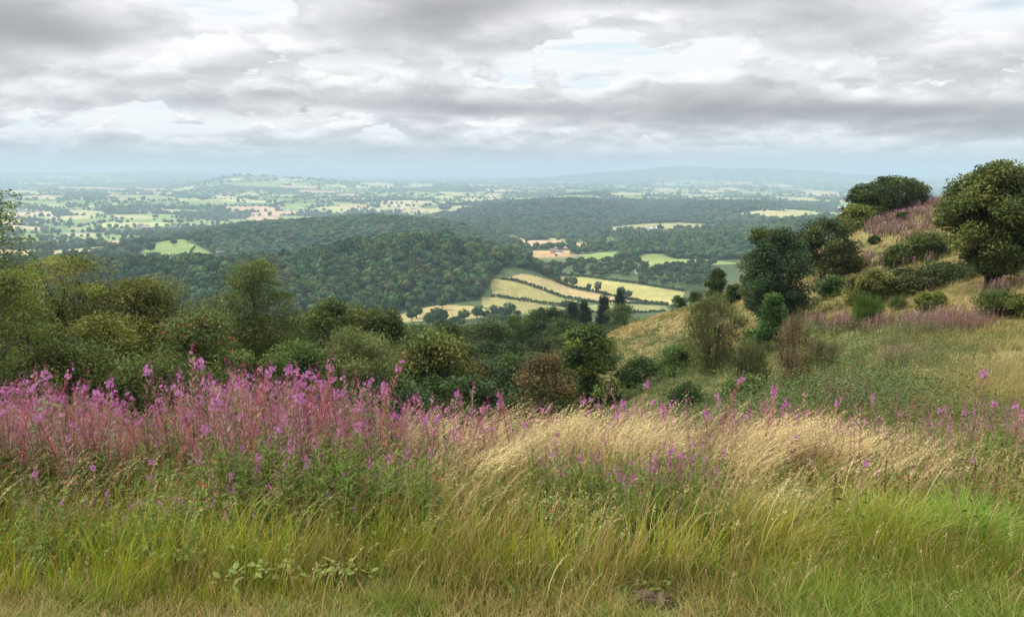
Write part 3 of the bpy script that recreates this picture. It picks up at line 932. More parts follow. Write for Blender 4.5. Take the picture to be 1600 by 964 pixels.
# ------------------------------------------------------------------ hedges, trees and houses of the valley
def build_valley():
    rng = np.random.default_rng(8)
    hedges = [([(787, 437), (850, 454), (905, 469), (950, 477)], 'long dark hedge between the two pale fields below the wooded hill'),
              ([(769, 464), (837, 473), (887, 479), (905, 479)], 'dark hedge along the lower edge of the pale yellow field beside the wood'),
              ([(868, 440), (930, 456), (985, 469), (1045, 478)], 'hedge with trees along the lower edge of the widest pale field'),
              ([(868, 428), (920, 433), (1000, 444), (1070, 455)], 'dark hedge along the upper edge of the widest pale field'),
              ([(905, 472), (960, 473), (1040, 477)], 'thin hedge at the foot of the brown sloping field'),
              ([(905, 408), (945, 409), (975, 403)], 'short hedge under the small green field near the farmhouse'),
              ([(293, 405), (300, 391), (305, 386)], 'short dark hedge crossing the green hill pasture'),
              ([(905, 489), (960, 492), (1040, 487)], 'low hedge beyond the dark conifers in the hollow')]
    for pts, lab in hedges:
        W = [pick(u, v) for u, v in pts]
        P = []
        for a, b in zip(W[:-1], W[1:]):
            m = max(2, int(np.linalg.norm(b[:2] - a[:2]) / 1.5))
            for t in np.linspace(0, 1, m, endpoint=False):
                q = a * (1 - t) + b * t + np.array((rng.normal() * .4, rng.normal() * .4, 0)); P.append(q)
        P = np.array(P); P[:, 2] = height(P[:, 0], P[:, 1]) - 0.3
        n = len(P)
        rad = rng.uniform(1.1, 2.0, n); hg = rng.uniform(2.0, 4.2, n)
        V, Q, T, C = scatter_crowns(P, rad, hg, GREENS[rng.integers(0, 6, n)] * rng.uniform(.7, 1.15, (n, 1)), PROTO_MID, rng)
        o = P[0].copy()
        h = obj('hedge', make_mesh('hedge', V - o, Q, T, C, [M_WOOD]), label=lab, category='hedge', group='hedges round the valley fields')
        h.location = o
    # standing trees: prototypes with a trunk and a crown
    protos = []
    for k in range(4):
        r = np.random.default_rng(60 + k)
        t = Acc(); tube(t, [(0, 0, -0.1), (0.01, 0, 0.2), (0, 0.01, 0.55)], [0.045, 0.035, 0.02], (0.05, 0.04, 0.03))
        V, Q, T, C = crown_proto(60 + k, 130)
        V = V * (0.5, 0.5, 0.43) + (0, 0, 0.10)
        protos.append((t.mesh('valley_tree_trunk', M_BARK, True), make_mesh('valley_tree_crown', V, Q, T, C * GREENS[k] * 0.95, [M_WOOD])))

    def tree(p, h, w, label, group):
        tr, cr = protos[rng.integers(0, 4)]
        o = thing('field_tree', label, 'tree', p, rng.uniform(0, 6.28), (w, w, h), group)
        obj('trunk', tr, o); obj('crown', cr, o)
    def px(u, v, hp, wp, label, group=None):
        p = pick(u, v); s = np.linalg.norm(p) / F
        tree(p, hp * s, wp * s, label, group)
    px(896, 451, 19, 16, 'largest of the round trees on the hedge above the brown field')
    px(886, 446, 13, 11, 'small round tree beside the largest tree on the field hedge')
    px(871, 443, 12, 10, 'round tree at the upper end of the field hedge next to the wood')
    px(920, 456, 13, 8, 'slim tree left of the tall oval tree on the field hedge')
    px(934, 459, 20, 12, 'tall oval tree standing alone on the field hedge')
    px(970, 468, 20, 15, 'left one of the twin trees at the lower end of the field hedge')
    px(981, 468, 14, 14, 'right one of the twin trees at the lower end of the field hedge')
    px(945, 462, 7, 8, 'bush sized tree right of the tall oval tree on the hedge')
    px(1034, 480, 10, 9, 'small tree at the lower right corner of the widest pale field')
    px(272, 384, 9, 11, 'dark round tree in the middle of the green hill pasture')
    px(236, 396, 15, 14, 'dark tree on the left flank of the green hill pasture')
    px(293, 380, 13, 11, 'dark tree at the top of the green hill pasture')
    # strips of trees
    for (u0, u1, va, vb, n, hp, lab) in ((872, 1115, 411, 434, 190, 11, 'round dark tree in the tree belt between green and yellow fields'),
                                         (630, 800, 478, 512, 44, 19, 'bushy tree in the belt below the lowest pale field'),
                                         (800, 930, 478, 500, 26, 13, 'tree among the hedges at the foot of the pale fields'),
                                         (1000, 1120, 434, 447, 60, 9, 'tree of the loose rows above the orchard'),
                                         (1040, 1110, 470, 492, 14, 12, 'tree in the valley just left of the bare hill shoulder'),
                                         (950, 1000, 350, 362, 9, 6, 'small tree by the hamlet below the far wooded hill'),
                                         (830, 905, 388, 404, 12, 8, 'tree standing round the farmhouse at the stubble field')):
        for k in range(n):
            p = pick(rng.uniform(u0, u1), rng.uniform(va, vb))
            if field_id(p[0:1], p[1:2])[0] >= 0 and rng.random() < 0.97:
                continue
            s = np.linalg.norm(p) / F; f = rng.uniform(0.7, 1.3)
            tree(p, hp * s * f, hp * s * f * rng.uniform(0.8, 1.15), lab, lab.replace('round dark tree', 'trees').replace('bushy tree', 'trees').replace('small tree', 'trees').replace('tree ', 'trees ', 1))
    # orchard rows
    for r_ in range(5):
        for k in range(13):
            p = pick(1060 + k * 4.2 + r_ * 2.0, 441 + r_ * 3.4 + k * 0.35); s = np.linalg.norm(p) / F
            tree(p, 3.0 * s, 3.2 * s, 'little round tree in the regular rows of the orchard', 'orchard trees beside the bare hill shoulder')
    # houses: gabled walls and roof
    def gable(w, d, h, rise):
        V = [(-w, -d, 0), (w, -d, 0), (w, d, 0), (-w, d, 0), (-w, -d, h), (w, -d, h), (w, d, h), (-w, d, h), (-w, 0, h + rise), (w, 0, h + rise)]
        wall = make_mesh('house_wall', V, [(0, 1, 5, 4), (2, 3, 7, 6)], None, None, []), V
        return V
    def house_protos():
        out = []
        for k, (wc, rc) in enumerate((((0.80, 0.78, 0.74), (0.16, 0.12, 0.11)), ((0.74, 0.70, 0.64), (0.24, 0.12, 0.09)), ((0.42, 0.22, 0.16), (0.17, 0.13, 0.12)), ((0.82, 0.82, 0.82), (0.45, 0.46, 0.48)))):
            w, d, h, r = 5.5, 3.6, 4.6, 2.6
            a = Acc()
            V = [(-w, -d, -1), (w, -d, -1), (w, d, -1), (-w, d, -1), (-w, -d, h), (w, -d, h), (w, d, h), (-w, d, h), (-w, 0, h + r), (w, 0, h + r)]
            a.add(V, [(0, 1, 5, 4), (2, 3, 7, 6), (1, 2, 6, 5), (3, 0, 4, 7)], [(4, 8, 7), (5, 6, 9)], wc)
            b = Acc(); e = 0.4; z0 = h - e * r / d
            R = [(-w - e, -d - e, z0), (w + e, -d - e, z0), (w + e, 0, h + r), (-w - e, 0, h + r), (-w - e, d + e, z0), (w + e, d + e, z0)]
            R2 = [(x, y, z + 0.25) for x, y, z in R]
            b.add(R + R2, [(6, 7, 8, 9), (9, 8, 11, 10), (0, 3, 2, 1), (3, 4, 5, 2), (0, 1, 7, 6), (4, 10, 11, 5)], None, rc)
            b.add([(w - 1.6, -.4, h + r - .6), (w - .8, -.4, h + r - .6), (w - .8, .4, h + r - .6), (w - 1.6, .4, h + r - .6), (w - 1.6, -.4, h + r + 1.2), (w - .8, -.4, h + r + 1.2), (w - .8, .4, h + r + 1.2), (w - 1.6, .4, h + r + 1.2)],
                  [(0, 1, 5, 4), (1, 2, 6, 5), (2, 3, 7, 6), (3, 0, 4, 7), (4, 5, 6, 7)], None, (0.3, 0.17, 0.12))
            out.append((a.mesh('house_walls', M_WALL), b.mesh('house_roof', M_ROOF)))
        return out
    hp = house_protos()

    def house(u, v, k, sc, label, group=None, y0=550):
        p = pick(u, v, y0)
        o = thing('house', label, 'house', p, rng.uniform(-0.5, 0.5), (sc, sc, sc), group)
        obj('wall', hp[k][0], o); obj('roof', hp[k][1], o)
    house(874, 398, 0, 1.0, 'pale farmhouse with dark roof at the edge of the stubble field')
    house(865, 396, 2, 1.0, 'low brown barn left of the pale farmhouse')
    house(1072, 427, 3, 0.8, 'lone white building in the tree belt above the widest field')
    house(997, 428, 3, 0.7, 'small white hut among trees above the widest pale field')
    house(344, 400, 0, 1.1, 'white cottage at the right end of the green hill pasture')
    house(938, 364, 0, 1.2, 'white house left of the hamlet below the far wooded hill')
    for (u0, u1, va, vb, n, lab) in ((1015, 1045, 355, 364, 9, 'house of the hamlet below the far wooded hill'),
                                     (214, 252, 326, 335, 14, 'pale house in the village on the left of the vale'),
                                     (354, 404, 331, 341, 15, 'pale house in the village in the middle of the vale'),
                                     (214, 238, 354, 361, 9, 'house of the small cluster nearest on the left of the vale'),
                                     (26, 50, 326, 336, 8, 'house in the village at the far left edge'),
                                     (430, 490, 269, 277, 34, 'white house of the hilltop town left of centre'),
                                     (570, 660, 318, 336, 18, 'house scattered at the sunlit fields in mid vale'),
                                     (620, 670, 328, 339, 8, 'house of the hamlet just above the wooded ridge'),
                                     (1190, 1270, 286, 299, 30, 'brick house of the town on the right near the skyline'),
                                     (990, 1060, 290, 302, 14, 'pale house on the far slope below the blue hills'),
                                     (430, 478, 325, 331, 12, 'white house in the long row across the vale')):
        for k in range(n):
            kind = int(rng.choice([0, 1, 2, 3], p=(.4, .3, .15, .15))) if 'brick' not in lab else int(rng.choice([1, 2]))
            p = rng.uniform(u0, u1), rng.uniform(va, vb)
            sc = rng.uniform(0.9, 1.5) * (1.0 if vb > 320 else 1.9)
            house(*p, kind, sc, lab, 'houses: ' + lab.split(' ', 1)[1] if False else lab.replace('house', 'houses', 1), 900)


build_valley()

# ------------------------------------------------------------------ trees close enough to show leaves and limbs
def gen_tree(seed, h, w, bare=0.2, shape='round', nclump=60, nleaf=7000, ls=0.13, pal=((0.05, 0.07, 0.02),), stems=1, spread=0.18,
             rc=0.11, bark=(0.055, 0.045, 0.035), trunk_r=None, droop=0.0, flat=0.62, bright=0.28, lean=0.0, up=0.5, twig=0, berries=None, aspect=0.6, depth=None):
    """metres; returns trunk, crown and berry meshes"""
    r = np.random.default_rng(seed)
    depth = w if depth is None else depth
    z0, z1 = bare * h, h - 0.55 * rc * w
    zn = r.uniform(-1, 1, nclump)
    R = {'round': lambda z: np.sqrt(np.maximum(1 - z * z, 0.02)), 'egg': lambda z: np.sqrt(np.maximum(1 - z * z, 0.02)) * (1 - 0.22 * z),
         'dome': lambda z: np.sqrt(np.maximum(1 - np.maximum(z, 0) ** 2 - 0.35 * np.minimum(z, 0) ** 2, 0.03)), 'cone': lambda z: np.maximum((1 - z) / 2, 0.04) ** 0.85,
         'column': lambda z: np.maximum(1 - np.abs(z) ** 2.6, 0.05) ** 0.6 * (1 - .1 * z), 'vase': lambda z: np.sqrt(np.maximum(1 - z * z, 0.02)) * (0.85 + 0.3 * z),
         'flat': lambda z: np.sqrt(np.maximum(1 - np.maximum(z, 0) ** 3 - 0.8 * np.minimum(z, 0) ** 2, 0.05))}[shape]
    th = r.uniform(0, 2 * PI, nclump)
    rho = r.random(nclump) ** 0.42
    wob = 0.80 + 0.40 * vnoise(np.cos(th) * 1.6 + 5 + seed, np.sin(th) * 1.6 + zn * 1.4, seed)
    rr = rho * R(zn) * wob
    cx = rr * np.cos(th) * w / 2 * 0.92 + lean * (zn + 1) / 2 * h; cy = rr * np.sin(th) * depth / 2 * 0.92
    cz = z0 + (zn + 1) / 2 * (z1 - z0) * (0.97 + 0.06 * r.random(nclump))
    Cn = np.stack([cx, cy, cz], -1)
    # trunk and limbs
    tk = Acc()
    tr = trunk_r or 0.028 * h
    S = []
    for s in range(stems):
        a = s / max(stems, 1) * 2 * PI + r.uniform(0, .8)
        off = (0.0 if stems == 1 else spread * w) * r.uniform(.6, 1.2)
        top = np.array((math.cos(a) * off + lean * h * .8, math.sin(a) * off, (0.86 if stems == 1 else r.uniform(.6, .85)) * h))
        t = np.linspace(0, 1, 9)[:, None]
        pts = top * t * np.array((1, 1, 1)) + np.concatenate([r.normal(size=(9, 2)) * 0.012 * h, np.zeros((9, 1))], 1) * np.sin(t * PI)
        pts[:, :2] = top[:2] * (t ** 0.75) + (pts[:, :2] - top[:2] * t)
        if stems > 1:
            pts[:, 0] += math.cos(a) * tr * .5; pts[:, 1] += math.sin(a) * tr * .5
        pts[0, 2] -= 0.35
        f = 1 / math.sqrt(stems)
        tube(tk, pts, tr * f * (np.linspace(1, 0.16, 9) + np.array([.35] + [0] * 8)), bark, 7)
        S.append(pts)
    for c in Cn:
        s = S[int(np.argmin([np.linalg.norm(q[-1, :2] - c[:2]) + r.random() * .3 * w for q in S]))]
        hd = np.linalg.norm(c[:2])
        zb = np.clip(c[2] - 0.55 * hd - 0.08 * h - r.random() * .1 * h, max(0.08, bare * .6) * h, s[-1, 2])
        i = int(np.clip(np.searchsorted(s[:, 2], zb), 1, len(s) - 1))
        f = np.clip((zb - s[i - 1, 2]) / (s[i, 2] - s[i - 1, 2] + 1e-6), 0, 1)
        b = s[i - 1] * (1 - f) + s[i] * f
        mid = b * 0.45 + c * 0.55 + np.array((0, 0, (0.12 - droop) * hd)) + r.normal(size=3) * 0.02 * h
        t = np.linspace(0, 1, 6)[:, None]
        pts = b * (1 - t) ** 2 + 2 * mid * t * (1 - t) + c * t ** 2
        pts[1:-1] += r.normal(size=(4, 3)) * 0.008 * h
        r0 = tr * r.uniform(.16, .30) / math.sqrt(max(1, nclump / 60))
        tube(tk, pts, np.linspace(r0, r0 * .22, 6), bark, 4)
    # leaves in clumps
    cr = Acc()
    share = r.uniform(0.5, 1.5, nclump); cnt = np.maximum(3, (share / share.sum() * nleaf)).astype(int)
    ci = np.repeat(np.arange(nclump), cnt); n = len(ci)
    rcl = rc * w * r.uniform(.7, 1.3, nclump)
    g = r.normal(size=(n, 3)); rad = np.linalg.norm(g, axis=1, keepdims=True)
    g = g / rad * np.minimum(rad, 2.3) ** 0.8
    p = Cn[ci] + g * (rcl[ci][:, None]) * (1, 1, flat)
    p[:, 2] -= droop * np.abs(g[:, 2]) * rcl[ci]
    p[:, 2] = np.maximum(p[:, 2], 0.03)
    pal = np.asarray(pal, float)
    pal = pal * 1.36
    pc = pal[r.integers(0, len(pal), nclump)] * (1 + r.normal(size=(nclump, 1)) * bright).clip(.45, 1.8)
    col = jitter(pc[ci], n, r, 0.20, 0.06)
    if twig:      # fine bare twigs instead of (or among) leaves
        k = r.random(n) < twig
        P = p[k]; m = len(P)
        out = P - np.array((lean * h * .5, 0, h * .35)); out /= np.linalg.norm(out, axis=1, keepdims=True)
        L = out[:, :2] * ls * 1.6 + r.normal(size=(m, 2)) * ls * 1.2
        V, q, c, _ = ribbons(P, np.abs(r.normal(size=m)) * ls * 3 + ls, L, ls * 0.16, r.uniform(0, PI, m), col[k], col[k], 2)
        cr.add(V, q, None, c)
        p = p[~k]; col = col[~k]
    if len(p):
        V, q, c = leaves(p, ls * r.uniform(.6, 1.25, len(p)), col, r, up, aspect)
        cr.add(V, q, None, c)
    be = None
    if berries:
        be = Acc()
        nb, bc = berries
        ix = r.integers(0, nclump, nb)
        for i in ix:
            d = r.normal(size=3); d /= np.linalg.norm(d); d[1] = -abs(d[1])
            q0 = Cn[i] + d * rcl[i] * (1.7, 1.9, 1.0)
            for k in range(7):
                be.add(ICO0[0] * 0.028 * (h / 7) + q0 + r.normal(size=3) * 0.05 * (h / 7), None, ICO0[1], np.array(bc) * r.uniform(.7, 1.3))
    return tk.mesh('trunk', M_BARK, True), cr.mesh('crown', M_LEAF), (be.mesh('berries', M_BERRY, True) if be else None)


def place_tree(name, label, cat, u, Y, vtop, wpx, seed, group=None, fw=None, vbase=None, ubase=None, **kw):
    """stands on the land under column u at distance Y, its top on row vtop, wpx wide"""
    g = ground(u if ubase is None else ubase, Y)
    s = math.sqrt(g[0] ** 2 + g[1] ** 2 + g[2] ** 2) / F
    h = at(u, vtop, Y)[2] - g[2]
    w = wpx * s
    kw['nleaf'] = int(kw['nleaf'] * (1.0 if kw.get('twig') else 2.6)); kw['ls'] = kw['ls'] * (1.0 if kw.get('twig') else 1.18); kw['nclump'] = int(kw['nclump'] * 1.2)
    tk, cr, be = gen_tree(seed, h, w, **kw)
    o = thing(name, label, cat, g, 0, None, group)
    obj('trunk', tk, o); obj('crown', cr, o)
    if be:
        obj('berries', be, o)
    return o, h


OLIVE = ((0.081, 0.1018, 0.0216), (0.0972, 0.1119, 0.0264), (0.0648, 0.084, 0.0192), (0.1134, 0.1119, 0.0336))
BIRCH = ((0.09, 0.1176, 0.0288), (0.108, 0.1296, 0.0336), (0.0744, 0.1008, 0.0264))
OAK = ((0.0381, 0.056, 0.0157), (0.0504, 0.0694, 0.0179), (0.065, 0.0784, 0.0202))
DARK = ((0.0269, 0.047, 0.0179), (0.0358, 0.0582, 0.0202), (0.0448, 0.0672, 0.0224))
MIDG = ((0.0552, 0.0912, 0.024), (0.072, 0.108, 0.0288), (0.0456, 0.0768, 0.024))
LIME = ((0.126, 0.18, 0.0336), (0.096, 0.144, 0.0312), (0.06, 0.096, 0.0264))
SALLOW = ((0.0984, 0.12, 0.0432), (0.0816, 0.102, 0.036), (0.1152, 0.132, 0.0504))
BROWN = ((0.090, 0.064, 0.030), (0.075, 0.070, 0.030), (0.065, 0.062, 0.026))
WBEAM = ((0.064, 0.0829, 0.024), (0.0817, 0.1011, 0.0288), (0.0486, 0.0674, 0.0216), (0.0994, 0.1115, 0.0336))


def build_trees():
    T = place_tree
    # left edge
    T('birch_tree', 'tall green birch cut off by the left edge of the picture', 'tree', -30, 30, 268, 190, 1, bare=.16, shape='egg', nclump=80, nleaf=11000, ls=.10, pal=BIRCH, rc=.09, droop=.3, bark=(.12, .11, .10))
    T('hawthorn_tree', 'spreading olive hawthorn with a see-through flat crown and dark forking limbs', 'tree', 95, 42, 396, 205, 2, bare=.30, shape='flat', nclump=78, nleaf=9500, ls=.125, pal=OLIVE, rc=.075, stems=4, spread=.24, flat=.42, bark=(.04, .033, .026))
    T('hawthorn_tree', 'dark dense hawthorn at the left edge under the birch', 'tree', 12, 37, 432, 150, 3, bare=.10, shape='round', nclump=60, nleaf=9000, ls=.12, pal=OLIVE[:3], rc=.11, stems=3)
    T('hawthorn_tree', 'yellowish green hawthorn with an upright crown left of the round birch', 'tree', 238, 42, 440, 165, 4, bare=.12, shape='egg', nclump=75, nleaf=10500, ls=.12, pal=((.100, .105, .024), (.085, .092, .022), (.072, .080, .020)), rc=.085, stems=3, spread=.16, bark=(.04, .033, .026))
    T('hawthorn_tree', 'low yellow green hawthorn between the two taller hawthorns', 'tree', 165, 38, 492, 150, 5, bare=.05, shape='dome', nclump=60, nleaf=8500, ls=.115, pal=((.092, .098, .022), (.078, .085, .02)), rc=.10, stems=3)
    T('hawthorn_tree', 'low dark thorn filling the shade under the spreading hawthorn', 'tree', 95, 33, 540, 220, 6, bare=.03, shape='dome', nclump=70, nleaf=8500, ls=.12, pal=OAK, rc=.09, stems=4)
    T('rowan_tree', 'small rowan with bright red berries beside the round birch', 'tree', 322, 39, 487, 128, 7, bare=.12, shape='egg', nclump=50, nleaf=6500, ls=.13, pal=((.070, .095, .026), (.088, .100, .030), (.055, .078, .022)), rc=.11, stems=2, berries=(120, (.52, .045, .015)))
    T('birch_tree', 'round fine leaved green birch standing taller than its neighbours', 'tree', 405, 46, 407, 160, 8, bare=.10, shape='egg', nclump=95, nleaf=15000, ls=.105, pal=((.066, .088, .024), (.080, .100, .028), (.054, .074, .020)), rc=.085, droop=.25, bark=(.10, .09, .08))
    T('hawthorn_tree', 'dark bush filling the gap below the rowan', 'bush', 265, 33, 560, 200, 9, bare=.03, shape='dome', nclump=60, nleaf=8000, ls=.12, pal=OAK, rc=.09, stems=4)
    T('elder_bush', 'bright green leafy bush at the right foot of the round birch', 'bush', 478, 40, 535, 110, 10, bare=.04, shape='dome', nclump=45, nleaf=5500, ls=.13, pal=MIDG, rc=.12, stems=3)
    T('oak_tree', 'very dark broad oak behind the round birch', 'tree', 520, 74, 470, 120, 11, bare=.12, shape='dome', nclump=55, nleaf=7000, ls=.26, pal=OAK, rc=.11, trunk_r=.2)
    T('oak_tree', 'dark oak with a stepped crown right of the broad dark oak', 'tree', 590, 78, 482, 100, 12, bare=.12, shape='dome', nclump=50, nleaf=6500, ls=.26, pal=OAK, rc=.11, trunk_r=.2)
    T('sallow_bush', 'fine grey green sallow with a rounded top below the dark oaks', 'bush', 560, 43, 520, 150, 13, bare=.05, shape='dome', nclump=85, nleaf=14000, ls=.085, pal=SALLOW, rc=.085, stems=4, up=.1)
    T('rowan_tree', 'broad leafy rowan with a few orange leaves above the pale grass', 'tree', 672, 50, 526, 165, 14, bare=.05, shape='dome', nclump=65, nleaf=8500, ls=.18, pal=((.052, .078, .022), (.066, .092, .024), (.095, .085, .022), (.044, .068, .02)), rc=.10, stems=3, berries=(14, (.30, .09, .02)))
    T('rowan_tree', 'brownish rowan full of dull red berries in the middle of the hollow', 'tree', 846, 46, 556, 105, 15, bare=.05, shape='dome', nclump=48, nleaf=6500, ls=.13, pal=((.070, .062, .024), (.060, .066, .022), (.085, .062, .028)), rc=.11, stems=3, berries=(30, (.20, .05, .02)))
    T('sycamore_tree', 'dark tree with bright yellow green shoots in the hollow left of the bare slope', 'tree', 918, 62, 512, 112, 16, bare=.05, shape='dome', nclump=60, nleaf=6500, ls=.22, pal=((.030, .052, .016), (.034, .056, .016), (.105, .135, .026), (.075, .105, .022)), rc=.085, bright=.15)
    T('hazel_bush', 'low dark bush at the edge of the hollow behind the fireweed', 'bush', 620, 36, 585, 150, 17, bare=.02, shape='dome', nclump=60, nleaf=7000, ls=.13, pal=DARK, rc=.1, stems=4)
    T('hazel_bush', 'dark green bush below the broad leafy rowan', 'bush', 735, 40, 590, 130, 18, bare=.02, shape='dome', nclump=55, nleaf=6500, ls=.14, pal=DARK, rc=.1, stems=4)
    # conifers in the hollow
    con = dict(bare=.01, nclump=150, nleaf=5000, rc=.10, up=.2, bright=.10, flat=1.1)
    T('cypress_tree', 'left one of the twin dark column shaped conifers', 'conifer', 893, 250, 474, 25, 21, shape='column', ls=.42, pal=((.018, .034, .013), (.022, .038, .014)), **con)
    T('cypress_tree', 'right one of the twin dark column shaped conifers', 'conifer', 912, 252, 472, 23, 22, shape='column', ls=.42, pal=((.016, .030, .012), (.02, .034, .013)), **con)
    T('spruce_tree', 'left one of the pointed blackish conifers beside the bare slope', 'conifer', 942, 232, 464, 40, 23, shape='cone', ls=.42, pal=((.010, .021, .014), (.013, .026, .016)), **con)
    T('spruce_tree', 'right and taller one of the pointed blackish conifers', 'conifer', 966, 232, 455, 38, 24, shape='cone', ls=.42, pal=((.010, .021, .014), (.013, .026, .016)), **con)
    # the right slope
    T('whitebeam_tree', 'large round whitebeam with visible forked limbs on the right slope', 'tree', 1548, 50, 260, 140, 31, bare=.17, shape='round', nclump=150, nleaf=21000, ls=.17, pal=WBEAM, rc=.068, stems=5, spread=.16, flat=.7, bark=(.03, .026, .022), trunk_r=.34)
    T('whitebeam_tree', 'whitebeam cut off by the right edge of the picture', 'tree', 1640, 53, 262, 125, 32, bare=.15, shape='round', nclump=80, nleaf=10000, ls=.17, pal=WBEAM, rc=.085, stems=4, spread=.16, bark=(.03, .026, .022), trunk_r=.3)
    T('hawthorn_tree', 'round crowned thorn tree standing on the skyline of the right slope', 'tree', 1393, 107, 275, 96, 33, bare=.06, shape='dome', nclump=70, nleaf=9000, ls=.24, pal=((.046, .066, .022), (.056, .074, .024), (.036, .054, .02)), rc=.075, stems=3)
    T('hawthorn_tree', 'darker narrow tree left of the round thorn on the skyline', 'tree', 1345, 108, 290, 48, 34, bare=.05, shape='egg', nclump=40, nleaf=4500, ls=.24, pal=DARK, rc=.11, stems=2)
    T('hawthorn_bush', 'low olive bush under the skyline thorn trees', 'bush', 1340, 104, 322, 52, 35, bare=.03, shape='dome', nclump=36, nleaf=3500, ls=.22, pal=OLIVE, rc=.12, stems=3)
    T('hawthorn_tree', 'leaning dark thorn behind the conical holly at the edge of the slope', 'tree', 1192, 72, 352, 66, 36, bare=.06, shape='dome', nclump=55, nleaf=6500, ls=.17, pal=OAK, rc=.09, stems=3)
    T('holly_tree', 'dense dark holly with a pointed shape at the edge of the slope', 'tree', 1213, 64, 362, 96, 37, bare=.02, shape='egg', nclump=130, nleaf=17000, ls=.15, pal=((.034, .060, .028), (.044, .072, .032), (.027, .050, .024)), rc=.085, stems=2)
    T('hawthorn_tree', 'wide dark thorn right of the holly with gaps showing the valley', 'tree', 1286, 80, 342, 92, 38, bare=.18, shape='dome', nclump=55, nleaf=7000, ls=.18, pal=((.044, .058, .02), (.036, .05, .018), (.054, .064, .022)), rc=.085, stems=3)
    T('birch_sapling', 'bright green young birch in front of the holly', 'sapling', 1205, 51, 459, 50, 39, bare=.04, shape='cone', nclump=75, nleaf=6500, ls=.11, pal=((.050, .100, .026), (.064, .118, .033), (.042, .084, .022)), rc=.13)
    T('gorse_bush', 'rounded bush with yellow green tips in the middle of the slope', 'bush', 1357, 55, 420, 66, 40, bare=.02, shape='dome', nclump=48, nleaf=5500, ls=.13, pal=((.110, .110, .026), (.080, .088, .024), (.050, .060, .02)), rc=.10, stems=4)
    T('bramble_thicket', 'low dark bramble thicket left of the large whitebeam', 'bush', 1425, 55, 422, 74, 41, bare=.01, shape='dome', nclump=55, nleaf=5500, ls=.14, pal=((.048, .056, .02), (.06, .064, .024), (.038, .05, .018)), rc=.11, stems=5)
    T('bramble_thicket', 'dark bramble thicket touching the foot of the large whitebeam', 'bush', 1476, 56, 414, 80, 42, bare=.01, shape='dome', nclump=55, nleaf=5500, ls=.14, pal=((.042, .058, .022), (.034, .05, .018)), rc=.11, stems=5)
    T('broom_bush', 'upright vivid green broom below the yellow tipped bush', 'bush', 1353, 47, 468, 46, 43, bare=.01, shape='vase', nclump=45, nleaf=5000, ls=.11, pal=((.045, .082, .018), (.058, .098, .022)), rc=.10, stems=6, twig=.8)
    T('broom_bush', 'small green broom right of the vivid green one', 'bush', 1404, 49, 474, 24, 44, bare=.01, shape='vase', nclump=24, nleaf=2200, ls=.10, pal=((.045, .075, .018), (.058, .088, .022)), rc=.12, stems=5, twig=.8)
    T('thorn_bush', 'grey brown twiggy thorn at the left brow of the slope', 'bush', 1112, 52, 462, 96, 45, bare=.04, shape='dome', nclump=95, nleaf=13000, ls=.12, pal=((.085, .088, .036), (.072, .086, .030), (.062, .078, .026)), rc=.08, stems=5, twig=.35)
    T('thorn_bush', 'tall thin brown leafless bush just behind the pale grass', 'bush', 1237, 33, 497, 62, 46, bare=.03, shape='egg', nclump=90, nleaf=4200, ls=.10, pal=((.150, .115, .070), (.120, .095, .055), (.09, .088, .042)), rc=.08, stems=9, spread=.26, twig=.8, bark=(.07, .05, .035))
    T('thorn_bush', 'sparse grey green twiggy bush left of the leafless bush', 'bush', 1172, 35, 545, 70, 47, bare=.02, shape='vase', nclump=70, nleaf=4500, ls=.10, pal=((.072, .078, .036), (.06, .068, .03)), rc=.08, stems=6, spread=.25, twig=.75)
    T('thorn_bush', 'faint thin twigged bush right of the leafless bush', 'bush', 1290, 37, 540, 50, 48, bare=.02, shape='vase', nclump=50, nleaf=2600, ls=.10, pal=((.095, .085, .045), (.075, .075, .038)), rc=.08, stems=6, spread=.25, twig=.8)
    T('birch_sapling', 'small dark sapling on the slope shoulder above the pale field', 'sapling', 1119, 95, 421, 27, 49, bare=.03, shape='egg', nclump=45, nleaf=3000, ls=.18, pal=DARK, rc=.16)
    small = [(1086, 92, 455, 30, DARK, 'dark small bush on the shoulder left of the sapling'), (1060, 100, 462, 22, MIDG, 'tiny green bush lowest on the shoulder of the slope'),
             (1100, 80, 470, 30, MIDG, 'bright small bush in front of the shoulder sapling'), (1148, 85, 447, 34, DARK, 'dark bush between the sapling and the holly'),
             (1410, 86, 333, 17, DARK, 'single small dark bush on the pink slope below the skyline tree'), (1366, 76, 370, 15, DARK, 'tiny dark bush halfway up the pink slope'),
             (1404, 74, 385, 44, OAK, 'patchy low bush in the middle of the pink slope'), (1450, 84, 362, 60, OAK, 'long low dark bush high on the pink slope'),
             (1300, 62, 432, 44, MIDG, 'low green bush right below the wide dark thorn'), (1335, 70, 402, 30, OLIVE, 'small olive bush left of the tiny dark bush'),
             (1180, 47, 512, 40, MIDG, 'leafy green bush under the young birch'), (1060, 62, 540, 60, MIDG, 'green bush left below the grey brown thorn'),
             (1165, 42, 590, 70, MIDG, 'leafy bush hidden behind the sparse twiggy bush'), (1560, 48, 452, 60, OAK, 'dark bush right of the foot of the whitebeam'),
             (1590, 40, 462, 46, OLIVE, 'low olive bush at the right edge below the whitebeam'), (1455, 47, 458, 40, OLIVE, 'low olive bush below the bramble thicket'),
             (1000, 70, 560, 70, MIDG, 'low green bush left on the bracken slope'), (1075, 44, 600, 80, DARK, 'dark bush at the foot of the bracken slope')]
    for k, (u, Y, v, w, pal, lab) in enumerate(small):
        Y = float(pick(u, v + w * .72, 20, 140)[1])
        T('shrub', lab, 'bush', u, Y, v, w, 70 + k, bare=.01, shape='dome', nclump=40, nleaf=int(1800 + w * 30), ls=.0023 * Y, pal=pal, rc=.12, stems=4)
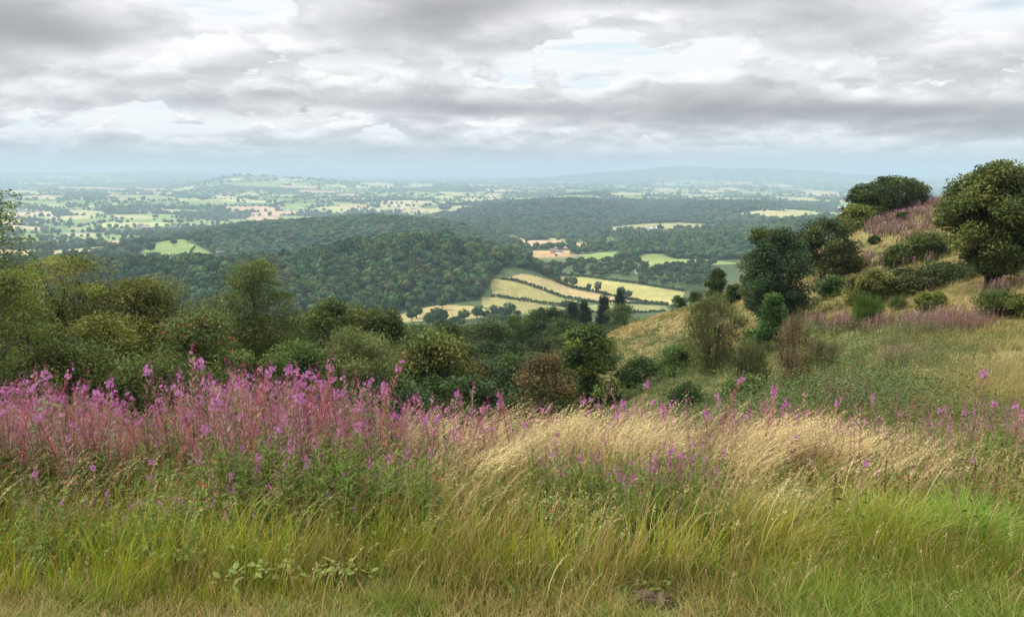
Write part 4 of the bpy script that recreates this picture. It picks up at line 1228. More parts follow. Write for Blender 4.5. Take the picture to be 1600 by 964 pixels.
    # the wood that fills the hollow: a few kinds, copied
    rng = np.random.default_rng(77)
    kinds = []
    for k, (pal, nm, word) in enumerate(((DARK, 'oak_tree', 'dark green oak'), (MIDG, 'ash_tree', 'mid green ash'), (OAK, 'oak_tree', 'brownish green oak'),
                                         (((.056, .082, .026), (.07, .10, .03), (.048, .072, .022)), 'ash_tree', 'light green ash'), (((.038, .066, .028), (.046, .076, .03)), 'oak_tree', 'bluish green oak'))):
        tk, cr, be = gen_tree(100 + k, 10.0, 9.0, bare=.16, shape='dome', nclump=70, nleaf=10500, ls=.36, pal=np.array(pal) * .74, rc=.095, trunk_r=.22, bright=.22)
        kinds.append((tk, cr, nm, word))
    spots = []
    listed = [(700, 120, 508), (735, 130, 512), (768, 125, 503), (800, 150, 495), (832, 160, 489), (858, 150, 484), (880, 140, 500), (640, 95, 520), (670, 105, 522), (720, 85, 540), (760, 90, 538), (800, 95, 535),
              (835, 100, 530), (870, 105, 528), (900, 115, 520), (930, 120, 512), (780, 72, 560), (745, 68, 566), (815, 70, 556), (690, 66, 560), (880, 80, 552), (955, 100, 535), (965, 130, 510), (940, 85, 552),
              (610, 110, 512), (660, 140, 508), (570, 120, 502), (540, 130, 500), (890, 190, 508), (925, 200, 506), (860, 210, 500), (830, 230, 502), (790, 200, 510), (750, 190, 512), (700, 180, 516), (960, 180, 508), (650, 170, 514)]
    for u, Y, v in listed:
        spots.append((u, Y, v, rng.uniform(.85, 1.15)))
    for k in range(46):
        u = rng.uniform(250, 985); Y = rng.uniform(150, 420)
        spots.append((u, Y, None, rng.uniform(.8, 1.2)))
    for k in range(16):
        u = rng.uniform(-60, 520); Y = rng.uniform(70, 150)
        spots.append((u, Y, None, rng.uniform(.8, 1.1)))
    for u, Y, v, f in spots:
        g = ground(u, Y)
        h = 7.5 * f if v is None else at(u, v, Y)[2] - g[2]
        h = float(np.clip(h, 4.0, 15))
        if v is not None:
            g[2] = at(u, v, Y)[2] - h if at(u, v, Y)[2] - g[2] < 4 else g[2]
        tk, cr, nm, word = kinds[rng.integers(0, 5)]
        wd = (h * 0.55 + 3.2) * rng.uniform(.85, 1.15)
        o = thing(nm, word + ' in the dense wood filling the hollow', 'tree', g, rng.uniform(0, 6.28), (wd / 9, wd / 9, h / 10), 'trees of the wood in the hollow')
        obj('trunk', tk, o); obj('crown', cr, o)


build_trees()
# ------------------------------------------------------------------ plants of the slopes and the hollow's rim
def hill_pick_mask(x, y):
    """what grows where on the right slope, as seen patches: pink fireweed, green bramble or bracken, dry grass"""
    z = height(x, y)
    u, v = uv_of(x, y, z)
    n = fbm(x / 4.0, y / 4.0, 201, 4); n2 = fbm(x / 8.0, y / 8.0, 211, 4)
    def blob(u0, v0, su, sv):
        return np.exp(-0.5 * ((u - u0) / su) ** 2 - 0.5 * ((v - v0) / sv) ** 2)
    pink = sum(blob(*b) * w for b, w in (((1470, 310, 60, 14), 1.0), ((1400, 352, 55, 9), .9), ((1420, 372, 60, 12), .7), ((1290, 412, 40, 10), .7), ((1380, 408, 70, 8), .8), ((1400, 516, 110, 9), .85), ((1310, 514, 60, 9), .6),
                                          ((1560, 455, 50, 14), .8), ((1440, 575, 60, 10), .55), ((1540, 540, 60, 12), .4), ((1330, 655, 60, 14), .45), ((1500, 640, 90, 25), .25), ((1430, 340, 80, 18), .4)))
    green = sum(blob(*b) * w for b, w in (((1390, 550, 110, 18), 1.6), ((1290, 590, 60, 24), 1.4), ((1030, 575, 70, 32), 1.6), ((1000, 620, 80, 30), 1.3), ((1120, 610, 60, 30), 1.2), ((1560, 520, 60, 14), .5), ((1470, 590, 70, 10), .6), ((1430, 350, 50, 8), .5), ((1380, 385, 40, 10), .5), ((1530, 470, 60, 16), .6),
                                          ((600, 660, 700, 60), 1.5), ((1470, 420, 60, 20), .5), ((1240, 530, 40, 25), .6)))
    pink = pink * 1.2 + (n - .62) * 1.3
    green = green + (n2 - .52) * 1.8
    return pink, green, u, v


def build_slope():
    rng = np.random.default_rng(21)
    T = []
    for (y0, y1, dens) in ((10.5, 20, 26), (20, 40, 11), (40, 70, 5.0), (70, 135, 2.4)):
        xa, xb = -0.66 * y1, 0.68 * y1
        n = int((xb - xa) * (y1 - y0) * dens)
        x = rng.uniform(xa, xb, n); y = rng.uniform(y0, y1, n)
        u = col_of(x, y)
        k = (u > 700 + 200 * (y < 40) * 0) & (u < 1690) | ((y < 34) & (u > -60) & (u < 1690) & (rng.random(n) < .5))
        T.append(np.stack([x[k], y[k]], -1))
    P = np.concatenate(T); x, y = P[:, 0], P[:, 1]
    pink, green, u, v = hill_pick_mask(x, y)
    z = height(x, y)
    P = np.stack([x, y, z], -1)
    is_p = pink * rng.uniform(.2, 1.15, len(pink)) > 0.52
    is_g = (green * rng.uniform(.6, 1.1, len(green)) > 0.62) & ~is_p
    dry = ~is_p & ~is_g
    wmin = 0.00042 * y
    # dry grass tufts
    def tufts(idx, per, h0, h1, c0, c1, acc, lean=.35, wk=1.0):
        n = len(idx)
        if not n:
            return
        B = np.repeat(P[idx], per, 0); m = len(B); yy = B[:, 1]
        B[:, :2] += rng.normal(size=(m, 2)) * 0.13
        B[:, 2] -= 0.04
        hh = np.repeat(rng.uniform(h0, h1, n), per) * rng.uniform(.55, 1.15, m)
        L = rng.normal(size=(m, 2)) * (0.28 * hh[:, None]) + np.array((lean, 0)) * hh[:, None]
        tint = np.repeat(np.exp(rng.normal(size=(n, 1)) * .25), per, 0)
        a = jitter(c0, m, rng, .2, .06) * tint; b = jitter(c1, m, rng, .2, .06) * tint
        V, q, C, _ = ribbons(B, hh, L, np.maximum(.006, yy * .00042) * wk, rng.uniform(-.9, .9, m), a, b, 3, .08)
        acc.add(V, q, None, C)
    gr = Acc()
    d = np.nonzero(dry)[0]
    gi = np.nonzero(is_g)[0]
    tufts(gi[rng.random(len(gi)) < .55], 8, .25, .55, (.085, .11, .03), (.20, .21, .065), gr)
    olive = rng.random(len(d)) < sstep(.35, .62, fbm(x[d] / 5, y[d] / 5, 221, 3)) * .8
    tufts(d[~olive], 11, .30, .62, (.22, .17, .07), (.46, .35, .17), gr)
    tufts(d[olive], 11, .25, .50, (.09, .11, .03), (.22, .21, .075), gr)
    obj('slope_grass', gr.mesh('slope_grass', M_GRASS), kind='stuff')
    # bracken and bramble cover
    lf = Acc()
    idx = np.nonzero(is_g)[0]
    per = np.clip((30 * (30 / y[idx]) ** .5), 14, 44).astype(int)
    B = np.repeat(P[idx], per, 0); m = len(B)
    hump = np.repeat(.05 + 1.15 * sstep(.3, .75, fbm(x[idx] / 2.2, y[idx] / 2.2, 231, 3)), per)
    B[:, :2] += rng.normal(size=(m, 2)) * .22
    B[:, 2] += hump * rng.random(m) ** .5 * .9
    pal = np.array([(.075, .110, .036), (.090, .125, .044), (.064, .094, .034), (.115, .130, .046)])
    col = jitter(pal[np.repeat(rng.integers(0, 4, len(idx)), per)], m, rng, .25, .07)
    V, q, C = leaves(B, np.maximum(.055, B[:, 1] * .0021) * rng.uniform(.45, 1.2, m), col, rng, .9, .6)
    lf.add(V, q, None, C)
    obj('bracken_cover', lf.mesh('bracken_cover', M_LEAF), kind='stuff')
    # far fireweed: stems, mauve pods and pink tips
    fw = Acc()
    idx = np.nonzero(is_p)[0]
    per = 9
    B = np.repeat(P[idx], per, 0); m = len(B); B[:, :2] += rng.normal(size=(m, 2)) * .2
    hh = rng.uniform(.55, 1.05, m)
    c0 = jitter((.085, .085, .03), m, rng, .2, .08); c1 = jitter((.27, .165, .145), m, rng, .22, .1)
    V, q, C, ctr = ribbons(B, hh, rng.normal(size=(m, 2)) * .09 + (.08, 0), np.maximum(.02, B[:, 1] * .0007), rng.uniform(-.9, .9, m), c0, c1, 3, 0, 1.4, 3.0)
    fw.add(V, q, None, C)
    tip = ctr[:, -1]; k = rng.random(m) < .22; tip = tip[k] + rng.normal(size=(k.sum(), 3)) * .03
    V, q, C = leaves(tip, np.maximum(.05, tip[:, 1] * .0016), jitter((.36, .17, .32), len(tip), rng, .2, .08), rng, .2, .8)
    fw.add(V, q, None, C)
    # pods between
    s = ctr[:, 2] + rng.normal(size=(m, 3)) * .06
    V, q, C = leaves(s, np.maximum(.06, s[:, 1] * .0017), jitter((.30, .20, .17), m, rng, .2, .08), rng, -.2, .35, np.array((0, 0, 1.0)))
    fw.add(V, q, None, C)
    obj('slope_fireweed', fw.mesh('slope_fireweed', M_POD), kind='stuff')


build_slope()

# ------------------------------------------------------------------ the near bank
def near_points(n, y0, y1, u0, u1, rng, bias=1.0):
    y = y0 + (y1 - y0) * rng.random(n) ** bias
    u = rng.uniform(u0, u1, n)
    x = (u - 800) / F / 0.93 * y
    return np.stack([x, y, height(x, y)], -1), u


def lerp(a, b, t):
    return np.asarray(a) * (1 - t) + np.asarray(b) * t


def build_bank_grass():
    rng = np.random.default_rng(31)
    # short turf along the bottom edge
    n = 60000
    P, u = near_points(n, 3.3, 5.0, -60, 1660, rng)
    lg = pick(1018, 947, 3.0, 8.0)
    k = (np.hypot((P[:, 0] - lg[0]) / .15, (P[:, 1] - lg[1] + .08) / .17) > 1)
    P = P[k]; u = u[k]; n = len(P)
    g = sstep(.40, .60, fbm(P[:, 0] / .55, P[:, 1] / .40, 301, 3) + .30 * sstep(950, 1400, u) - .12 + .16 * sstep(4.35, 4.9, P[:, 1]))[:, None]
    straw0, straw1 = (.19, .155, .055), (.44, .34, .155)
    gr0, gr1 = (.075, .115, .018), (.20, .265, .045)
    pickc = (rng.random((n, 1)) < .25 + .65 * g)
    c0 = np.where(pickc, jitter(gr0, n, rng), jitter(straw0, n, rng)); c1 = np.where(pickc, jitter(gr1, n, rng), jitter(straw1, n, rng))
    h = rng.uniform(.05, .13, n) * (1 + .8 * g[:, 0])
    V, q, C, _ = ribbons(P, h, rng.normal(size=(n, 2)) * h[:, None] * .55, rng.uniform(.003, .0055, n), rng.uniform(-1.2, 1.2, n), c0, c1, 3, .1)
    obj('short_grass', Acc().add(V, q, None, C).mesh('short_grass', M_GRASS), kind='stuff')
    # mid height meadow grass, in tufts with gaps between
    nt = 6200
    T, tu = near_points(nt, 4.2, 10.5, -120, 1720, rng, 1.35)
    lg = pick(1018, 947, 3.0, 8.0)
    left = 1 - sstep(500, 800, tu)
    leafy = .55 * np.exp(-((tu - 970) / 130) ** 2) * sstep(4.7, 5.2, T[:, 1]) + .4 * np.exp(-((tu - 510) / 130) ** 2) * sstep(4.9, 5.4, T[:, 1])
    leafy = leafy + .30 * (1 - sstep(250, 420, tu)) * sstep(4.6, 5.0, T[:, 1])
    keep = (rng.random(nt) > leafy) & (np.hypot((T[:, 0] - lg[0]) / .26, (T[:, 1] - lg[1] + .15) / .36) > 1) & (rng.random(nt) < 1 - .35 * left * sstep(4.8, 5.6, T[:, 1]))
    T = T[keep]; tu = tu[keep]; nt = len(T)
    cl = fbm(T[:, 0] / .55, T[:, 1] / .45, 311, 3) + rng.normal(size=nt) * .05
    right = sstep(1050, 1300, tu)
    bright = sstep(.47, .62, cl + .05 * right)
    strawp = np.clip(.18 + .24 * np.exp(-((tu - 950) / 330) ** 2) + .12 * right + .5 * (rng.random(nt) - .5) - .25 * bright, .04, .9)
    dark = (1 - .22 * right) * np.exp(rng.normal(size=nt) * .30 + (fbm(T[:, 0] / .9, T[:, 1] / .7, 341, 3) - .5) * 1.1)
    th = rng.uniform(.62, 1.3, nt)
    out = rng.normal(size=(nt, 2)) * .10
    per = rng.integers(7, 19, nt)
    i = np.repeat(np.arange(nt), per); n = len(i)
    off = rng.normal(size=(n, 2)) * .045
    P = T[i].copy(); P[:, :2] += off; P[:, 2] = height(P[:, 0], P[:, 1]) - .01
    st = (rng.random(n) < strawp[i])[:, None]
    rusty = (rng.random(n) < .07)[:, None]
    br = bright[i][:, None]; dk = dark[i][:, None]
    green = lerp(np.array((.080, .10, .016)), np.array((.115, .150, .016)), br) * dk
    greent = lerp(np.array((.225, .235, .036)), np.array((.33, .37, .034)), br) * dk
    c0 = np.where(st, jitter((.19, .13, .05), n, rng) * dk, jitter(green, n, rng))
    c1 = np.where(st, jitter((.46, .345, .155), n, rng), jitter(greent, n, rng))
    c0 = np.where(rusty, jitter((.12, .06, .03), n, rng), c0); c1 = np.where(rusty, jitter((.24, .12, .06), n, rng), c1)
    edge = sstep(4.15, 4.75, P[:, 1] + .25 * (fbm(P[:, 0] / .8, P[:, 1] / .8, 333, 2) - .5))
    h = rng.uniform(.24, .54, n) * th[i] * (.35 + .65 * edge) * np.where(st[:, 0], 1.2, 1.0) * (1 - .25 * right[i] * (1 - sstep(5.6, 6.6, P[:, 1])))
    L = (rng.normal(size=(n, 2)) * .20 + off * 3.0 + out[i] + np.array((.13, 0))) * h[:, None]
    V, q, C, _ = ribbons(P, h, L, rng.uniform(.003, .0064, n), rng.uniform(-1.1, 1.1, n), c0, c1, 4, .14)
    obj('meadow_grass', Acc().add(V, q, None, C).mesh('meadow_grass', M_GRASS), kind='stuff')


def straw_heads(acc, ctr, rng, col):
    """spikelets along the upper part of every stalk"""
    n = len(ctr); k = 14
    i = rng.uniform(.70, 1.0, (n, k)) * (ctr.shape[1] - 1)
    j = np.clip(i.astype(int), 0, ctr.shape[1] - 2); f = (i - j)[..., None]
    ar = np.arange(n)[:, None]
    p = ctr[ar, j] * (1 - f) + ctr[ar, j + 1] * f
    d = ctr[:, -1] - ctr[:, -3]; d /= np.linalg.norm(d, axis=1, keepdims=True)
    dd = np.repeat(d, k, 0)
    p = p.reshape(-1, 3) + rng.normal(size=(n * k, 3)) * .006
    V, q, C = leaves(p, rng.uniform(.014, .026, n * k) * np.clip(p[:, 1] / 7.2, .5, 1.1), jitter(np.repeat(col, k, 0), n * k, rng, .14, .04), rng, 0, .20, dd * 2.6)
    acc.add(V, q, None, C)


def build_straw():
    rng = np.random.default_rng(41)
    acc = Acc()
    def stand(n, y0, y1, u0, u1, h0, h1, lean, spread, tufts, c1=(.52, .42, .22), c0=(.27, .20, .075), seed=0, centre=None):
        nt = max(1, tufts)
        T, tu = near_points(nt, y0, y1, u0, u1, rng)
        i = rng.integers(0, nt, n)
        P = T[i].copy(); P[:, :2] += rng.normal(size=(n, 2)) * spread
        P[:, 2] = height(P[:, 0], P[:, 1])
        hh = rng.uniform(h0, h1, nt)[i] * rng.uniform(.78, 1.08, n)
        wind = rng.uniform(.6, 1.35, nt)[i] * lean
        L = np.stack([wind * hh * rng.uniform(.6, 1.3, n), rng.normal(size=n) * .10 * hh], -1) + rng.normal(size=(n, 2)) * hh[:, None] * .09
        tone = np.repeat(np.exp(rng.normal(size=(nt, 1)) * .2), 3, 1)[i] * np.exp(rng.normal(size=(n, 1)) * .16)
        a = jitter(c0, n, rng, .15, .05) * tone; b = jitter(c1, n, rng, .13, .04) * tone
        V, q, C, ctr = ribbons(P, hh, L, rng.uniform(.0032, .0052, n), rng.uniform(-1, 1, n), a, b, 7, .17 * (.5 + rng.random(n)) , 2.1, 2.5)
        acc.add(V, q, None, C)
        straw_heads(acc, ctr, rng, b * 1.08)
    stand(2100, 6.0, 8.7, 690, 1000, .62, 1.02, .46, .085, 27)
    stand(1500, 6.2, 8.7, 1120, 1300, .56, .95, .54, .085, 17)
    stand(520, 6.4, 8.7, 980, 1130, .5, .85, .5, .13, 16)
    stand(420, 7.2, 9.0, 740, 1290, .85, 1.1, .40, .10, 30)
    stand(420, 5.8, 8.4, 1290, 1420, .5, .8, .5, .14, 16)
    stand(520, 5.7, 8.0, 1380, 1680, .45, .8, .28, .14, 34, (.44, .34, .18))
    stand(420, 5.2, 7.6, 640, 1680, .4, .8, -.12, .12, 46, (.42, .31, .15))
    stand(560, 4.9, 7.4, -60, 700, .45, .8, .40, .22, 60, (.48, .40, .19))
    stand(620, 4.9, 6.6, 560, 1250, .45, .75, .33, .18, 50)
    stand(420, 4.35, 5.4, -60, 1660, .22, .45, .22, .25, 120, (.46, .38, .20))
    stand(420, 6.2, 8.6, 540, 720, .70, .95, .45, .12, 14)
    obj('dry_tall_grass', acc.mesh('dry_tall_grass', M_STRAW), kind='stuff')


def build_undergrowth():
    """low leafy plants among the grass"""
    rng = np.random.default_rng(51)
    acc = Acc()
    n = 20000
    P, u = near_points(n, 4.45, 10.0, -120, 1720, rng, 1.1)
    d = fbm(P[:, 0] / .45, P[:, 1] / .45, 401, 3)
    left = 1 - sstep(560, 800, u)
    mid = np.exp(-((u - 960) / 170) ** 2)
    rt = sstep(1230, 1400, u) * sstep(6.6, 7.6, P[:, 1])
    k = rng.random(n) < np.clip(.22 + .55 * left + .70 * mid + .8 * rt, 0, 1) * sstep(.36, .54, d) * np.where(P[:, 1] < 4.9, .35, 1)
    P = P[k]; u = u[k]; n = len(P)
    per = 9
    h = rng.uniform(.12, .48, n) * sstep(4.2, 5.2, P[:, 1]) * np.where(rt[k] > .5, 1.5, 1) + .05
    B = np.repeat(P, per, 0); m = len(B)
    t = np.tile(np.linspace(.25, 1, per), n)
    B[:, 2] += t * np.repeat(h, per)
    ang = rng.uniform(0, 2 * PI, m); r_ = (.02 + .05 * rng.random(m))
    B[:, 0] += np.cos(ang) * r_; B[:, 1] += np.sin(ang) * r_
    dr = np.stack([np.cos(ang), np.sin(ang), np.full(m, .15)], -1)
    pal = np.array([(.075, .125, .024), (.095, .15, .03), (.12, .165, .032), (.055, .095, .026), (.14, .155, .036)])
    col = jitter(pal[np.repeat(rng.integers(0, 5, n), per)], m, rng, .18, .06)
    V, q, C = leaves(B, rng.uniform(.024, .056, m), col, rng, .8, .42, dr)
    acc.add(V, q, None, C)
    V, q, C, _ = ribbons(P, h, rng.normal(size=(n, 2)) * .03, .004, rng.uniform(0, PI, n), jitter((.08, .09, .03), n, rng), jitter((.10, .12, .03), n, rng), 2)
    acc.add(V, q, None, C)
    obj('undergrowth', acc.mesh('undergrowth', M_LEAF), kind='stuff')


# fireweed: stem, willow-like leaves, mauve seed pods and a pink flower head
def fireweed_parts(seed, h, kind='ripe'):
    r = np.random.default_rng(seed)
    bend = r.normal(size=2) * .035 + np.array((.05, 0))
    if kind == 'red':
        bend = np.array((.20, .02))
    def axis(t):
        t = np.asarray(t)
        return np.stack([bend[0] * h * t ** 2, bend[1] * h * t ** 2, h * t], -1)
    st = Acc()
    tt = np.linspace(0, 1, 9)
    stc = {'ripe': (.16, .085, .05), 'young': (.11, .12, .04), 'red': (.22, .06, .055), 'tip': (.17, .085, .06), 'pale': (.24, .20, .11)}[kind]
    tube(st, axis(tt) - np.array((0, 0, .03)), np.linspace(.0042, .0016, 9), stc, 5)
    # leaves
    lv = Acc()
    nl = {'ripe': 34, 'young': 62, 'red': 30, 'tip': 34, 'pale': 26}[kind]
    t1 = {'ripe': .60, 'young': .90, 'red': .5, 'tip': .6, 'pale': .5}[kind]
    t = np.sort(r.uniform(.12, t1, nl)); P = axis(t); a = np.arange(nl) * 2.4 + r.normal(size=nl) * .3
    L = r.uniform(.075, .125, nl) * (1 - .4 * (t / t1) ** 2) * (1.1 if kind == 'young' else 1)
    d = np.stack([np.cos(a), np.sin(a)], -1) * L[:, None]
    base = np.array({'ripe': (.070, .095, .028), 'young': (.115, .175, .03), 'red': (.10, .085, .035), 'tip': (.075, .10, .03), 'pale': (.13, .13, .05)}[kind])
    rise = r.uniform(.15, .55, nl) * L * (1.6 if kind == 'young' else 1)
    c = jitter(base, nl, r, .2, .07)
    redd = (r.random(nl) < (.22 if kind == 'ripe' else .06))[:, None]
    c = np.where(redd, jitter((.20, .085, .04), nl, r), c)
    V, q, C, _ = ribbons(P, rise, d, .0155 * (L / .1), a + PI / 2, c, c * 1.15, 3, .55, 1.0, 2.4)
    lv.add(V, q, None, C)
    # pods
    pd = Acc()
    npod = {'ripe': 64, 'young': 8, 'red': 110, 'tip': 60, 'pale': 60}[kind]
    p0 = {'ripe': .56, 'young': .82, 'red': .42, 'tip': .55, 'pale': .55}[kind]
    t = r.uniform(p0, .955, npod); P = axis(t); a = r.uniform(0, 2 * PI, npod)
    L = r.uniform(.05, .085, npod) * (1.15 - .5 * ((t - p0) / (1 - p0)))
    if kind == 'red':
        L *= .95
    el = r.uniform(.45, 1.05, npod)
    d = np.stack([np.cos(a), np.sin(a)], -1) * (np.cos(el) * L)[:, None]
    pc = {'ripe': (.39, .215, .205), 'young': (.25, .12, .14), 'red': (.36, .11, .11), 'tip': (.33, .17, .17), 'pale': (.42, .32, .22)}[kind]
    mixc = r.random((npod, 1))
    c0 = jitter(pc, npod, r, .16, .07); c1 = lerp(c0, jitter((.36, .25, .21), npod, r, .12, .05), mixc)
    V, q, C, _ = ribbons(P, np.sin(el) * L, d, .0042, r.uniform(0, PI, npod), c0, c1, 2, 0, 1.0, 4.0)
    pd.add(V, q, None, C)
    # flowers
    fl = Acc()
    nf = {'ripe': (0, 1, 4, 2, 0, 6, 0)[seed % 10 % 7], 'young': (0, 7, 0, 0, 5)[seed % 5], 'red': 10, 'pale': 3, 'tip': 15}[kind]
    t = r.uniform(.93, 1.0, nf); P = axis(t); a = r.uniform(0, 2 * PI, nf)
    P = P + np.stack([np.cos(a), np.sin(a), np.zeros(nf)], -1) * r.uniform(.012, .032, nf)[:, None]
    for i in range(nf):
        out = np.array((math.cos(a[i]), math.sin(a[i]), .25)); s = np.cross(out, (0, 0, 1)); s /= np.linalg.norm(s); w = np.cross(s, out)
        cc = np.array((.45, .19, .37)) * r.uniform(.75, 1.25)
        for j in range(4):
            an = j * PI / 2 + .78 + r.normal() * .2
            e = math.cos(an) * s + math.sin(an) * w; f = -math.sin(an) * s + math.cos(an) * w
            R = .0125 * r.uniform(.8, 1.2)
            fl.add([P[i], P[i] + e * R * .65 + f * R * .5 + out * .002, P[i] + e * R * 1.15 + out * .004, P[i] + e * R * .65 - f * R * .5 + out * .002], [(0, 1, 2, 3)], None, cc)
    # closed buds above
    nb = 9
    t = r.uniform(.985, 1.05, nb); P = axis(t) + r.normal(size=(nb, 3)) * .006
    V, q, C = leaves(P, .02, jitter((.30, .07, .17), nb, r), r, 0, .35, np.array((0, 0, 2.0)))
    fl.add(V, q, None, C)
    return st, lv, pd, fl


class Fire:
    protos = {}


def fire_protos():
    for kind, n in (('ripe', 7), ('tip', 4), ('young', 3), ('red', 2), ('pale', 2)):
        Fire.protos[kind] = []
        for k in range(n):
            parts = fireweed_parts(500 + 10 * len(Fire.protos) + k, 1.0, kind)
            arr = [p.arrays() for p in parts]
            me = [parts[0].mesh('fireweed_stem', M_STEM, True), parts[1].mesh('fireweed_leaves', M_LEAF), parts[2].mesh('fireweed_pods', M_POD), parts[3].mesh('fireweed_flowers', M_PETAL)]
            Fire.protos[kind].append((arr, me))


def fireweed(p, h, rz, kind, rng, label, group):
    arr, me = Fire.protos[kind][rng.integers(0, len(Fire.protos[kind]))]
    o = thing('fireweed', label, 'wildflower', p, rz, (h * rng.uniform(.95, 1.2), h * rng.uniform(.95, 1.2), h), group)
    if group:
        o.rotation_euler = (rng.normal() * .10, rng.normal() * .12 + .05, rz)
    for nm, m in zip(('stem', 'leaves', 'seed_pods', 'flower_head'), me):
        obj(nm, m, o)
    return o


def stand_top(u):
    """row of the fireweed skyline under column u"""
    return np.interp(u, [-80, 0, 60, 130, 220, 300, 400, 500, 560, 640, 720, 850, 1000, 1150, 1230, 1300, 1450, 1600, 1700], [612, 614, 604, 626, 648, 596, 580, 578, 612, 645, 655, 655, 645, 650, 655, 680, 645, 630, 630])


def build_fireweed():
    rng = np.random.default_rng(61)
    fire_protos()
    # the ones that stand out, by where their tips show
    special = [(101, 566, 'tip', 'tall fireweed with a big pink tip high on the left above the climbing green plant'), (34, 592, 'tip', 'fireweed with a leaning pink double tip at the far left'),
               (181, 585, 'tip', 'fireweed with a pink tip leaning right before the dark thorn'), (244, 565, 'tip', 'fireweed with a small round pink tip alone against the dark trees'),
               (315, 543, 'pale', 'tallest pale stemmed fireweed in the left half'), (328, 553, 'tip', 'fireweed with pink tip right beside the tallest pale one'), (381, 572, 'pale', 'pale beige fireweed spike with hardly any flower'),
               (455, 563, 'tip', 'fireweed tip standing alone below the round birch'), (506, 566, 'tip', 'fireweed with the largest bright pink head in the left stand'), (481, 585, 'tip', 'fireweed with a wide pink head left of the largest one'),
               (528, 604, 'tip', 'fireweed with pink head right of the largest one'), (548, 618, 'young', 'fireweed with a green leafy neck below its pink tip'), (629, 559, 'red', 'dark red fireweed leaning far right with one pink tip'),
               (494, 590, 'red', 'broad reddish fireweed in the densest part of the left stand'), (648, 632, 'tip', 'small fireweed tip right under the dark red leaning one'), (713, 604, 'tip', 'reddish fireweed tip before the broad rowan'),
               (742, 600, 'pale', 'faded fireweed spike beside the reddish tip before the rowan'), (905, 618, 'tip', 'fireweed tip left above the dry grass'), (968, 622, 'tip', 'fireweed tip among the bent dry grass tips'),
               (1000, 590, 'tip', 'tallest fireweed above the dry grass in the middle'), (1031, 626, 'tip', 'fireweed with round pink tip right of the tallest middle one'), (1047, 622, 'red', 'narrow red fireweed above the middle grass'),
               (1110, 608, 'tip', 'thin fireweed before the bracken slope'), (1148, 585, 'red', 'red fireweed leaning right before the twiggy bush'), (1199, 600, 'tip', 'fireweed with pink tip before the leafless brown bush'),
               (1216, 624, 'tip', 'fireweed at the foot of the leafless brown bush'), (1161, 640, 'tip', 'fireweed with a wide pink head in the right part of the dry grass'), (1519, 572, 'tip', 'tallest fireweed on the right with a long dark spike'),
               (1541, 622, 'tip', 'fireweed with fat pink head right of the tallest right one'), (1571, 625, 'tip', 'fireweed second from the right edge with pink head'), (1496, 636, 'tip', 'fireweed left of the tallest right one'),
               (1042, 692, 'tip', 'fireweed with several pink heads amid the dry grass'), (1054, 700, 'tip', 'fireweed with a low wide pink head amid the dry grass'), (1008, 722, 'tip', 'low fireweed in front of the pink clump in the dry grass'),
               (670, 796, 'young', 'single low pink fireweed in the green grass in the middle'), (853, 812, 'young', 'lowest pink fireweed among the green leaves'), (410, 705, 'tip', 'deep pink fireweed in the middle of the left stand'),
               (336, 655, 'tip', 'bright pink fireweed below the tallest pale one'), (315, 742, 'young', 'low fireweed with pink tip on the green leaves of the left stand'), (326, 712, 'young', 'cone shaped fireweed tip low in the left stand'),
               (1340, 712, 'tip', 'fireweed in the pink clump right of the dry grass'), (1225, 640, 'red', 'faint red fireweed leaning over the end of the dry grass')]
    for u, v, kind, lab in special:
        best = None
        for Y in (np.arange(6.0, 9.0, .12) if u < 620 else np.arange(7.9, 9.6, .1)) if v < 690 else np.arange(5.4, 8.2, .12):
            g = ground(u, Y)
            h = (at(u, v, Y)[2] - g[2]) / 1.03
            want = 1.12 if v < 650 else .9 if v < 760 else .5
            sc = abs(h - want) + .05 * abs(Y - (7.2 if u < 620 else 8.4))
            if best is None or sc < best[0]:
                best = (sc, g, h)
        _, g, h = best
        bend = .20 * h if kind == 'red' else .05 * h
        g = g.copy(); g[0] -= bend
        fireweed(g, h, 0.0 if kind == 'red' else rng.uniform(-.6, .6), kind, rng, lab, None)
    # the stand
    def fill(n, u0, u1, y0, y1, hmin, hmax, label, group, kinds, top=0, collect=None, vmax=1.0):
        made = 0; tries = 0
        while made < n and tries < n * 30:
            tries += 1
            u = rng.uniform(u0, u1); Y = rng.uniform(y0, y1)
            g = ground(u, Y)
            hcap = (at(u, float(stand_top(u)) + top + 4 + rng.normal() * 28, Y)[2] - g[2])
            h = min(rng.uniform(hmin, hmax), hcap)
            if h < hmin * .72 or fbm(g[0] / .55, g[1] / .55, 501, 2) < .45:
                continue
            kind = kinds[rng.integers(0, len(kinds))]
            if collect is None:
                fireweed(g, h, rng.uniform(0, 6.28), kind, rng, label, group)
            else:
                collect.append((g, h, rng.uniform(0, 6.28), kind, int(rng.integers(0, len(Fire.protos[kind])))))
            made += 1
    fill(120, -60, 600, 5.8, 7.4, .75, 1.2, 'fireweed of the dense mauve stand on the left with small pink tip and ripe pods', 'fireweed of the left stand', ['ripe'] * 7 + ['pale', 'red', 'tip'])
    fill(26, -60, 560, 5.2, 6.0, .42, .75, 'low fireweed with a small pink tip in front of the mauve stand', 'low fireweed before the stand', ['tip', 'young', 'ripe'], 60)
    fill(24, 380, 640, 5.6, 6.8, .55, .85, 'fresh green leafy fireweed not yet in seed in front of the mauve stand', 'green young fireweed', ['young'])
    fill(34, 600, 1250, 6.6, 8.8, .7, 1.05, 'fireweed standing among the bent dry grass', 'fireweed in the dry grass', ['ripe'] * 4 + ['red', 'tip'])
    fill(46, 1240, 1660, 6.4, 9.0, .6, 1.05, 'leafy fireweed of the stand on the right behind the green tussocks', 'fireweed of the right stand', ['ripe'] * 3 + ['young'] * 2)
